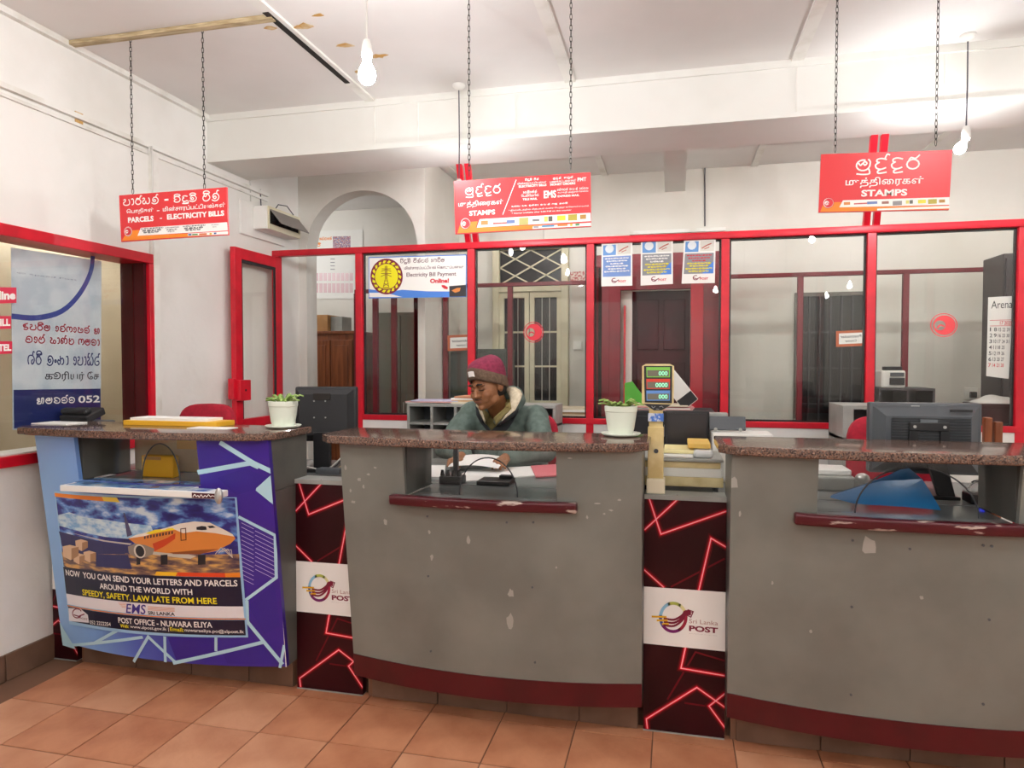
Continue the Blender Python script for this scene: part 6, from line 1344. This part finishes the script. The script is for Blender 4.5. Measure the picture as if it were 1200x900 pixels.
MB().box(x0, x1, 5.06, 5.25, z1, z2, bev=.012).build('body', M['white'], nc_); MB().box(x0 + .05, x1 - .01, 5.045, 5.06, z1 + .02, z2 - .05, bev=.003).build('note_slot', M['black'], nc_); MB().box(x0 + .03, x1 - .02, 5.07, 5.16, z2, z2 + .025, bev=.004).build('hopper', M['black'], nc_)
MB().box(x0 + .055, x1 - .015, 5.044, 5.06, z2 - .04, z2 - .015).build('control_panel', M['dgrey'], nc_)
mx = thing('maroon_chest', 'dark maroon chest below the cloth bundle at far right', 'chest', (on(1172, 490, 'y', 4.75).x, 4.8, 0))
x0, x1, z1 = on(1146, 485, 'y', 4.75).x, on(1205, 485, 'y', 4.75).x, on(1170, 473, 'y', 4.75).z
MB().box(x0, x1, 4.72, 4.95, 0, z1 - .03, bev=.004).build('body', M['darkred'], mx); MB().box(x0 - .01, x1 + .01, 4.71, 4.96, z1 - .03, z1, bev=.004).build('lid', M['darkred'], mx)
cl_ = MB(); nx, ny = 16, 8; random.seed(2)
for s in (1, 0):
    for j in range(ny + 1):
        for i in range(nx + 1):
            u, v = i / nx, j / ny; e = math.sin(math.pi * u) ** .5 * math.sin(math.pi * v) ** .5
            cl_.v.append((x0 + .0 + (x1 - x0) * (.02 + .86 * u), 4.74 + .18 * v, z1 + .001 + s * e * (.035 + .03 * noise.noise(Vector((u * 4, v * 3, 1))))))
Wn = nx + 1; K = Wn * (ny + 1)
for j in range(ny):
    for i in range(nx): a = j * Wn + i; cl_.f.append((a, a + 1, a + Wn + 1, a + Wn)); cl_.f.append((K + a, K + a + Wn, K + a + Wn + 1, K + a + 1))
tag(sm(cl_).build('cloth_bundle', mat('white_cloth', '#dcd9d4', .9)), 'folded white cloth bundle on the dark maroon chest', 'cloth')
# ================================================================ the clerk
def remesh(mb, vox, smooth=6, fac=.5):
    """merge overlapping closed shapes into one continuous surface"""
    me = mb.mesh('tmp_shape'); o = bpy.data.objects.new('tmp_shape', me); COL.objects.link(o)
    bm = bmesh.new(); bm.from_mesh(me); bmesh.ops.recalc_face_normals(bm, faces=bm.faces); bm.to_mesh(me); bm.free()
    r = o.modifiers.new('r', 'REMESH'); r.mode = 'VOXEL'; r.voxel_size = vox; r.use_smooth_shade = True
    s = o.modifiers.new('s', 'SMOOTH'); s.iterations = smooth; s.factor = fac
    dg = bpy.context.evaluated_depsgraph_get(); out = bpy.data.meshes.new_from_object(o.evaluated_get(dg)); bpy.data.objects.remove(o); bpy.data.meshes.remove(me)
    out.polygons.foreach_set('use_smooth', [True] * len(out.polygons)); return out
def limb(mb, pts, rs, n=14):
    """tapered limb with round ends and joints"""
    pts = [Vector(p) for p in pts]
    for i in range(len(pts) - 1):
        a, b = pts[i], pts[i + 1]; k = max(2, int((b - a).length / .02))
        mb.tube([a + (b - a) * t / k for t in range(k + 1)], [rs[i] + (rs[i + 1] - rs[i]) * t / k for t in range(k + 1)], n)
    for p, r in zip(pts, rs): mb.ell(p, (r, r, r), n, 8)
HY = 3.52
hc = on(571, 450, 'y', HY)
HM = Matrix.Translation(hc + Vector((0, 0, -.005))) @ Matrix.Rotation(math.radians(-25), 4, 'Z') @ Matrix.Rotation(math.radians(14), 4, 'X') @ Matrix.Rotation(math.radians(-4), 4, 'Y') @ Matrix.Scale(1.03, 4)
H = lambda x, y, z: HM @ Vector((x, y, z)); R3 = HM.to_3x3().to_4x4()
pel = Vector((-.86, 3.88, .66)); chest = Vector((-.90, 3.74, .98)); nb = Vector((-.925, 3.66, 1.135))
shL, shR = on(553, 479, 'y', 3.70), on(627, 482, 'y', 3.72)          # shoulder joints (image left, image right)
shL = Vector((shL.x + .005, 3.70, shL.z - .03)); shR = Vector((shR.x - .0, 3.72, shR.z - .035))
elL, elR = Vector((shL.x - .10, 3.52, .99)), Vector((shR.x + .10, 3.50, .985))
haL, haR = on(534, 537, 'y', 3.20), on(588, 536, 'y', 3.22)
haL = Vector((haL.x, 3.22, .965)); haR = Vector((haR.x, 3.22, .965))
body = MB()
def he(c, r): body.ell(H(*c), (r[0], r[1], r[2]), 20, 14, R3)
he((0, .015, .035), (.076, .094, .088)); he((0, -.02, -.02), (.066, .07, .085)); he((0, -.045, -.075), (.045, .042, .04)); he((0, -.075, -.098), (.02, .02, .018))
for s in (-1, 1):
    he((s * .04, -.06, -.035), (.026, .03, .024)); he((s * .035, -.02, -.07), (.03, .04, .035)); he((s * .076, .012, -.012), (.01, .022, .032))
    he((s * .03, -.062, -.056), (.025, .026, .026)); he((s * .03, -.083, .02), (.026, .012, .008)); he((s * .031, -.079, -.001), (.0145, .011, .009)); he((s * .012, -.097, -.037), (.009, .011, .008))
he((0, -.088, .018), (.014, .012, .012))
limb(body, [H(0, -.088, .008), H(0, -.1, -.016), H(0, -.106, -.032)], [.008, .0095, .0125], 12)
he((0, -.088, -.06), (.024, .012, .0062)); he((0, -.087, -.069), (.02, .012, .0065)); he((0, -.08, -.064), (.03, .016, .018))
limb(body, [H(0, .025, -.06), nb + Vector((0, .01, .02)), chest + Vector((0, 0, .08))], [.056, .06, .07], 18)
body.ell(chest, (.17, .1, .17)); body.ell((pel + chest) / 2, (.15, .1, .18)); body.ell(pel, (.16, .12, .12))
for sh, el, ha, s in ((shL, elL, haL, -1), (shR, elR, haR, 1)):
    limb(body, [sh, el], [.045, .036]); wr = ha + Vector((-s * .01 if 0 else 0, .085, .01)); limb(body, [el, wr], [.036, .025])
    d = (ha - wr).normalized(); side = Vector((-s, .15, 0)).normalized()       # inward direction carries the thumb
    limb(body, [wr, wr + d * .06 + Vector((0, 0, -.005))], [.024, .028])
    body.ell(wr + d * .055, (.036, .042, .016), 16, 8)
    for k, (off, ln) in enumerate(((.028, .068), (.010, .076), (-.009, .07), (-.027, .055))):
        b0 = wr + d * .085 + side * off; b1 = b0 + d * ln * .42 + side * off * .15 + Vector((0, 0, .006)); b2 = b1 + d * ln * .32 + Vector((0, 0, -.012)); b3 = b2 + d * ln * .2 + Vector((0, 0, -.014))
        limb(body, [b0 - d * .02, b0, b1, b2, b3], [.0095, .0092, .0086, .008, .007], 10)
    t0 = wr + d * .03 + side * .03; limb(body, [wr + d * .02 + side * .012, t0 + Vector((0, 0, -.002)), t0 + d * .032 + side * .018 + Vector((0, 0, -.006)), t0 + d * .058 + side * .018 + Vector((0, 0, -.012))], [.014, .0115, .01, .008], 10)
for s in (-1, 1):
    kn = Vector((pel.x + s * .13, 3.46, .60)); an = Vector((pel.x + s * .14, 3.50, .13)); limb(body, [pel + Vector((s * .09, 0, 0)), kn, an], [.075, .05, .035]); limb(body, [an + Vector((0, .03, -.08)), an + Vector((0, -.15, -.095))], [.032, .025])
skin = mat('brown_skin', '#93623f', .5, c2='#845434', scale=14, lo=.35, hi=.65)
pn2 = thing('person', 'seated clerk in a maroon and brown beanie and grey green hooded jacket looking down', 'person', (pel.x, pel.y, 0))
bo_ = link('body', remesh(body, .0042, 8, .5), skin, pn2)
# face details
hairm = mat('dark_hair', '#1d1613', .7); lipm = mat('lip', '#7a463a', .45)
for s in (-1, 1):
    sm(MB().tube([H(s * .012, -.096, .022), H(s * .026, -.099, .0275), H(s * .042, -.089, .024), H(s * .052, -.077, .016)], [.003, .0048, .0042, .002], 8)).build('eyebrow', hairm, bo_)
    sm(MB().tube([H(s * .018, -.0905, -.004), H(s * .03, -.0925, -.0065), H(s * .045, -.085, -.005)], [.0016, .0025, .0016], 6)).build('eyelash', hairm, bo_)
sm(MB().tube([H(-.026, -.092, -.0535), H(-.01, -.1025, -.050), H(.01, -.1025, -.050), H(.026, -.092, -.0535)], [.002, .0038, .0038, .002], 8)).build('moustache', mat('stubble', '#4a2f22', .8), bo_)
sm(MB().tube([H(-.022, -.0935, -.0665), H(0, -.1, -.0635), H(.022, -.0935, -.0665)], [.0015, .0035, .0015], 8)).build('lips', lipm, bo_)
hb = MB().ell(H(0, .035, -.02), (.0735, .08, .07), 24, 14, R3); sm(hb).build('hair', hairm, bo_)
# beanie
be1 = MB(); NB = 36
def bring(rx, ry, z, cy): return [H(rx * math.cos(2 * math.pi * k / NB), cy + ry * math.sin(2 * math.pi * k / NB), z + .10 * .22 * 0) for k in range(NB)]
rows = [(.084, .102, .02, .014), (.087, .106, .045, .014), (.089, .108, .07, .016), (.087, .106, .09, .02), (.081, .098, .108, .026), (.067, .084, .125, .034), (.046, .06, .138, .042), (.022, .03, .144, .048), (.004, .006, .145, .05)]
for i, (rx, ry, z, cy) in enumerate(rows):
    for k in range(NB):
        a = 2 * math.pi * k / NB; tilt = .05 * math.sin(a) * -1 - .012 * abs(math.cos(a)); wr_ = 1 + .012 * math.sin(9 * a + i) * (1 if i > 3 else 0)
        be1.v.append(tuple(H(rx * wr_ * math.cos(a), cy + ry * wr_ * math.sin(a), z + tilt * max(0, 1 - i / 7))))
for i in range(len(rows) - 1):
    for k in range(NB): be1.f.append((i * NB + k, i * NB + (k + 1) % NB, (i + 1) * NB + (k + 1) % NB, (i + 1) * NB + k))
be1.f.append(tuple((len(rows) - 1) * NB + k for k in range(NB)))
bn = link('beanie', sm(be1).mesh('beanie'), mat('maroon_knit', '#8e2f4c', .9, c2='#7c2440', scale=60, bump=.3), pn2)
cu_ = MB(); prof = [(.080, .098, .022), (.0865, .105, .018), (.0915, .111, .03), (.0925, .112, .05), (.0905, .110, .076), (.086, .105, .082)]
for i, (rx, ry, z) in enumerate(prof):
    for k in range(NB):
        a = 2 * math.pi * k / NB; cu_.v.append(tuple(H(rx * math.cos(a), .014 + ry * math.sin(a), z - .05 * math.sin(a) - .012 * abs(math.cos(a)) - .016)))
for i in range(len(prof) - 1):
    for k in range(NB): cu_.f.append((i * NB + k, i * NB + (k + 1) % NB, (i + 1) * NB + (k + 1) % NB, (i + 1) * NB + k))
sm(cu_).build('cuff', mat('brown_knit', '#6f5a48', .9, c2='#5f4b3b', scale=70, bump=.3), bn)
lab = []
for k in range(4):
    a = math.radians(-106 + k * 9)
    for z in (.038, .066): lab.append(H(.094 * math.cos(a), .014 + .114 * math.sin(a), z - .05 * math.sin(a) - .012 * abs(math.cos(a)) - .016))
MB().add(lab, [(0, 2, 3, 1), (2, 4, 5, 3), (4, 6, 7, 5)]).build('label', M['ink_white'], bn)
# jacket
jk = MB()
jk.ell(chest + Vector((0, .0, -.02)), (.205, .135, .2), 24, 16); jk.ell((pel + chest) / 2 + Vector((0, -.01, 0)), (.2, .15, .22), 24, 16); jk.ell(pel + Vector((0, 0, .06)), (.19, .16, .13), 24, 14)
jk.ell(nb + Vector((.0, .035, -.06)), (.16, .085, .08), 24, 14)
for sh, el, ha in ((shL, elL, haL), (shR, elR, haR)):
    jk.ell(sh, (.078, .08, .074)); limb(jk, [chest.lerp(sh, .5) + Vector((0, 0, .05)), sh, el, ha + Vector((0, .11, .015))], [.1, .072, .062, .045], 18)
lapel = lambda t: None
hood = [H(.05, -.035, -.185), H(.095, .03, -.15), H(.11, .09, -.115), H(.06, .135, -.09), H(-.02, .14, -.09), H(-.085, .10, -.12), H(-.095, .04, -.155), H(-.06, -.01, -.18)]
limb(jk, hood, [.026, .034, .04, .045, .045, .04, .03, .022], 16)
jm = remesh(jk, .007, 9, .5)
nrm_ = [v.normal.copy() for v in jm.vertices]               # cloth folds
for v in jm.vertices:
    n_ = noise.noise(v.co * 9) * .008 + noise.noise(Vector((v.co.x * 26, v.co.y * 14, v.co.z * 16))) * .004
    v.co += nrm_[v.index] * n_
jo = link('jacket', jm, mat('grey_green_fleece', '#67766f', .95, c2='#596860', scale=30, bump=.2), pn2)
from mathutils.bvhtree import BVHTree
bv = BVHTree.FromPolygons([v.co for v in jm.vertices], [tuple(p.vertices) for p in jm.polygons])
def drape(name, poly, m, off, parent, n=10, fall=3.6):
    """cloth panel lying on the jacket, outlined in the photograph"""
    xs = [p[0] for p in poly]; ys = [p[1] for p in poly]; mb = MB(); cache = {}
    def hit(x, y):
        k = (round(x, 3), round(y, 3))
        if k not in cache:
            d = ray(x, y).normalized(); l, nn, _, dist = bv.ray_cast(CC, d)
            if l is None: l = on(x, y, 'y', fall)
            cache[k] = len(mb.v); mb.v.append(tuple(l - d * off))
        return cache[k]
    N_ = n; x0, x1 = min(xs), max(xs)
    for t in tess(poly):
        def sub(a, b, c, lv):
            if lv == 0: mb.f.append((hit(*a), hit(*b), hit(*c))); return
            ab, bc, ca = [((p[0] + q[0]) / 2, (p[1] + q[1]) / 2) for p, q in ((a, b), (b, c), (c, a))]
            sub(a, ab, ca, lv - 1); sub(ab, b, bc, lv - 1); sub(ca, bc, c, lv - 1); sub(ab, bc, ca, lv - 1)
        sub(*t, 3)
    o = sm(mb).build(name, m, parent); so = o.modifiers.new('thickness', 'SOLIDIFY'); so.thickness = .004; so.offset = 0; return o
khaki = mat('khaki_shirt', '#7d7043', .85, c2='#6d6138', scale=25); fleece = mat('cream_fleece', '#d9cdb4', .95, c2='#c7b99c', scale=60, bump=.5)
pk = lambda x, y: (530 + x / 9, 410 + y / 9)
drape('shirt', [pk(*q_) for q_ in ((300, 600), (345, 640), (420, 700), (520, 640), (560, 600), (560, 520), (600, 560), (625, 620), (545, 700), (470, 790), (415, 850), (375, 800), (345, 730), (320, 660))], khaki, .010, jo)
drape('fleece_lining', [pk(*q_) for q_ in ((560, 420), (600, 395), (660, 395), (720, 430), (740, 470), (715, 540), (660, 640), (520, 750), (560, 690), (625, 620), (612, 520), (590, 460))], fleece, .014, jo)
drape('fleece_lining', [pk(*q_) for q_ in ((262, 560), (300, 600), (330, 690), (360, 790), (340, 770), (285, 640), (250, 585))], fleece, .014, jo)
drape('zip_facing', [pk(*q_) for q_ in ((670, 640), (700, 615), (690, 660), (640, 760), (590, 830), (555, 868), (430, 868), (415, 850), (480, 790), (560, 725))], mat('dark_facing', '#2a2d30', .8), .012, jo)
drape('zip_facing', [pk(*q_) for q_ in ((245, 590), (285, 640), (340, 770), (400, 850), (420, 868), (380, 868), (300, 770), (255, 690))], mat('dark_facing', '#2a2d30', .8), .011, jo)
drape('shirt_collar', [pk(*q_) for q_ in ((560, 530), (612, 520), (622, 610), (575, 600), (520, 650), (440, 735), (425, 705), (500, 640), (545, 590))], mat('khaki_collar', '#8b7d4c', .85), .016, jo)
# trousers and shoes
tr_ = MB(); tr_.ell(pel + Vector((0, .0, -.02)), (.185, .15, .12), 20, 12)
for s in (-1, 1):
    kn = Vector((pel.x + s * .13, 3.46, .60)); an = Vector((pel.x + s * .14, 3.50, .15)); limb(tr_, [pel + Vector((s * .09, 0, -.01)), kn, an], [.092, .068, .055])
link('trousers', remesh(tr_, .01, 4), mat('dark_trousers', '#33343a', .9), pn2)
for s in (-1, 1):
    an = Vector((pel.x + s * .14, 3.50, .13)); sh_ = MB(); limb(sh_, [an + Vector((0, .035, -.085)), an + Vector((0, -.08, -.09)), an + Vector((0, -.16, -.097))], [.042, .04, .032]); link('shoe', remesh(sh_, .008, 3), M['black'], pn2)
# the letter in the clerk's hands
c_ = (haL + haR) / 2
lt = MB(); nn = 8
for o_ in (0, .0012):
    for j in range(nn + 1):
        for i in range(nn + 1): lt.v.append((haL.x - .01 + (haR.x - haL.x + .02) * i / nn, c_.y - .11 + .17 * j / nn, .945 + o_ + .012 * math.sin(math.pi * i / nn) + .03 * j / nn))
K = (nn + 1) ** 2
for j in range(nn):
    for i in range(nn): a = j * (nn + 1) + i; lt.f.append((a, a + 1, a + nn + 2, a + nn + 1)); lt.f.append((K + a, K + a + nn + 1, K + a + nn + 2, K + a + 1))
tag(sm(lt).build('held_letter', M['paper']), 'white letter held between the clerk\'s hands', 'letter')
# unseen bulb added to brighten the side office behind the left window
t = thing('pendant_bulb', 'unseen bulb added in the side office behind the left window', 'lamp', (-3.9, 3.9, ZC), group='hanging bulbs')
link('ceiling_rose', rose_mesh, None, t, True); MB().tube([(0, 0, -.02), (0, 0, -.35)], .0035, 6).build('cord', M['cord'], t, True)
o = link('lamp_holder', hold_mesh, None, t, True); o.location = (0, 0, -.4); o = link('bulb', bulb_mesh, None, t, True); o.location = (0, 0, -.402)
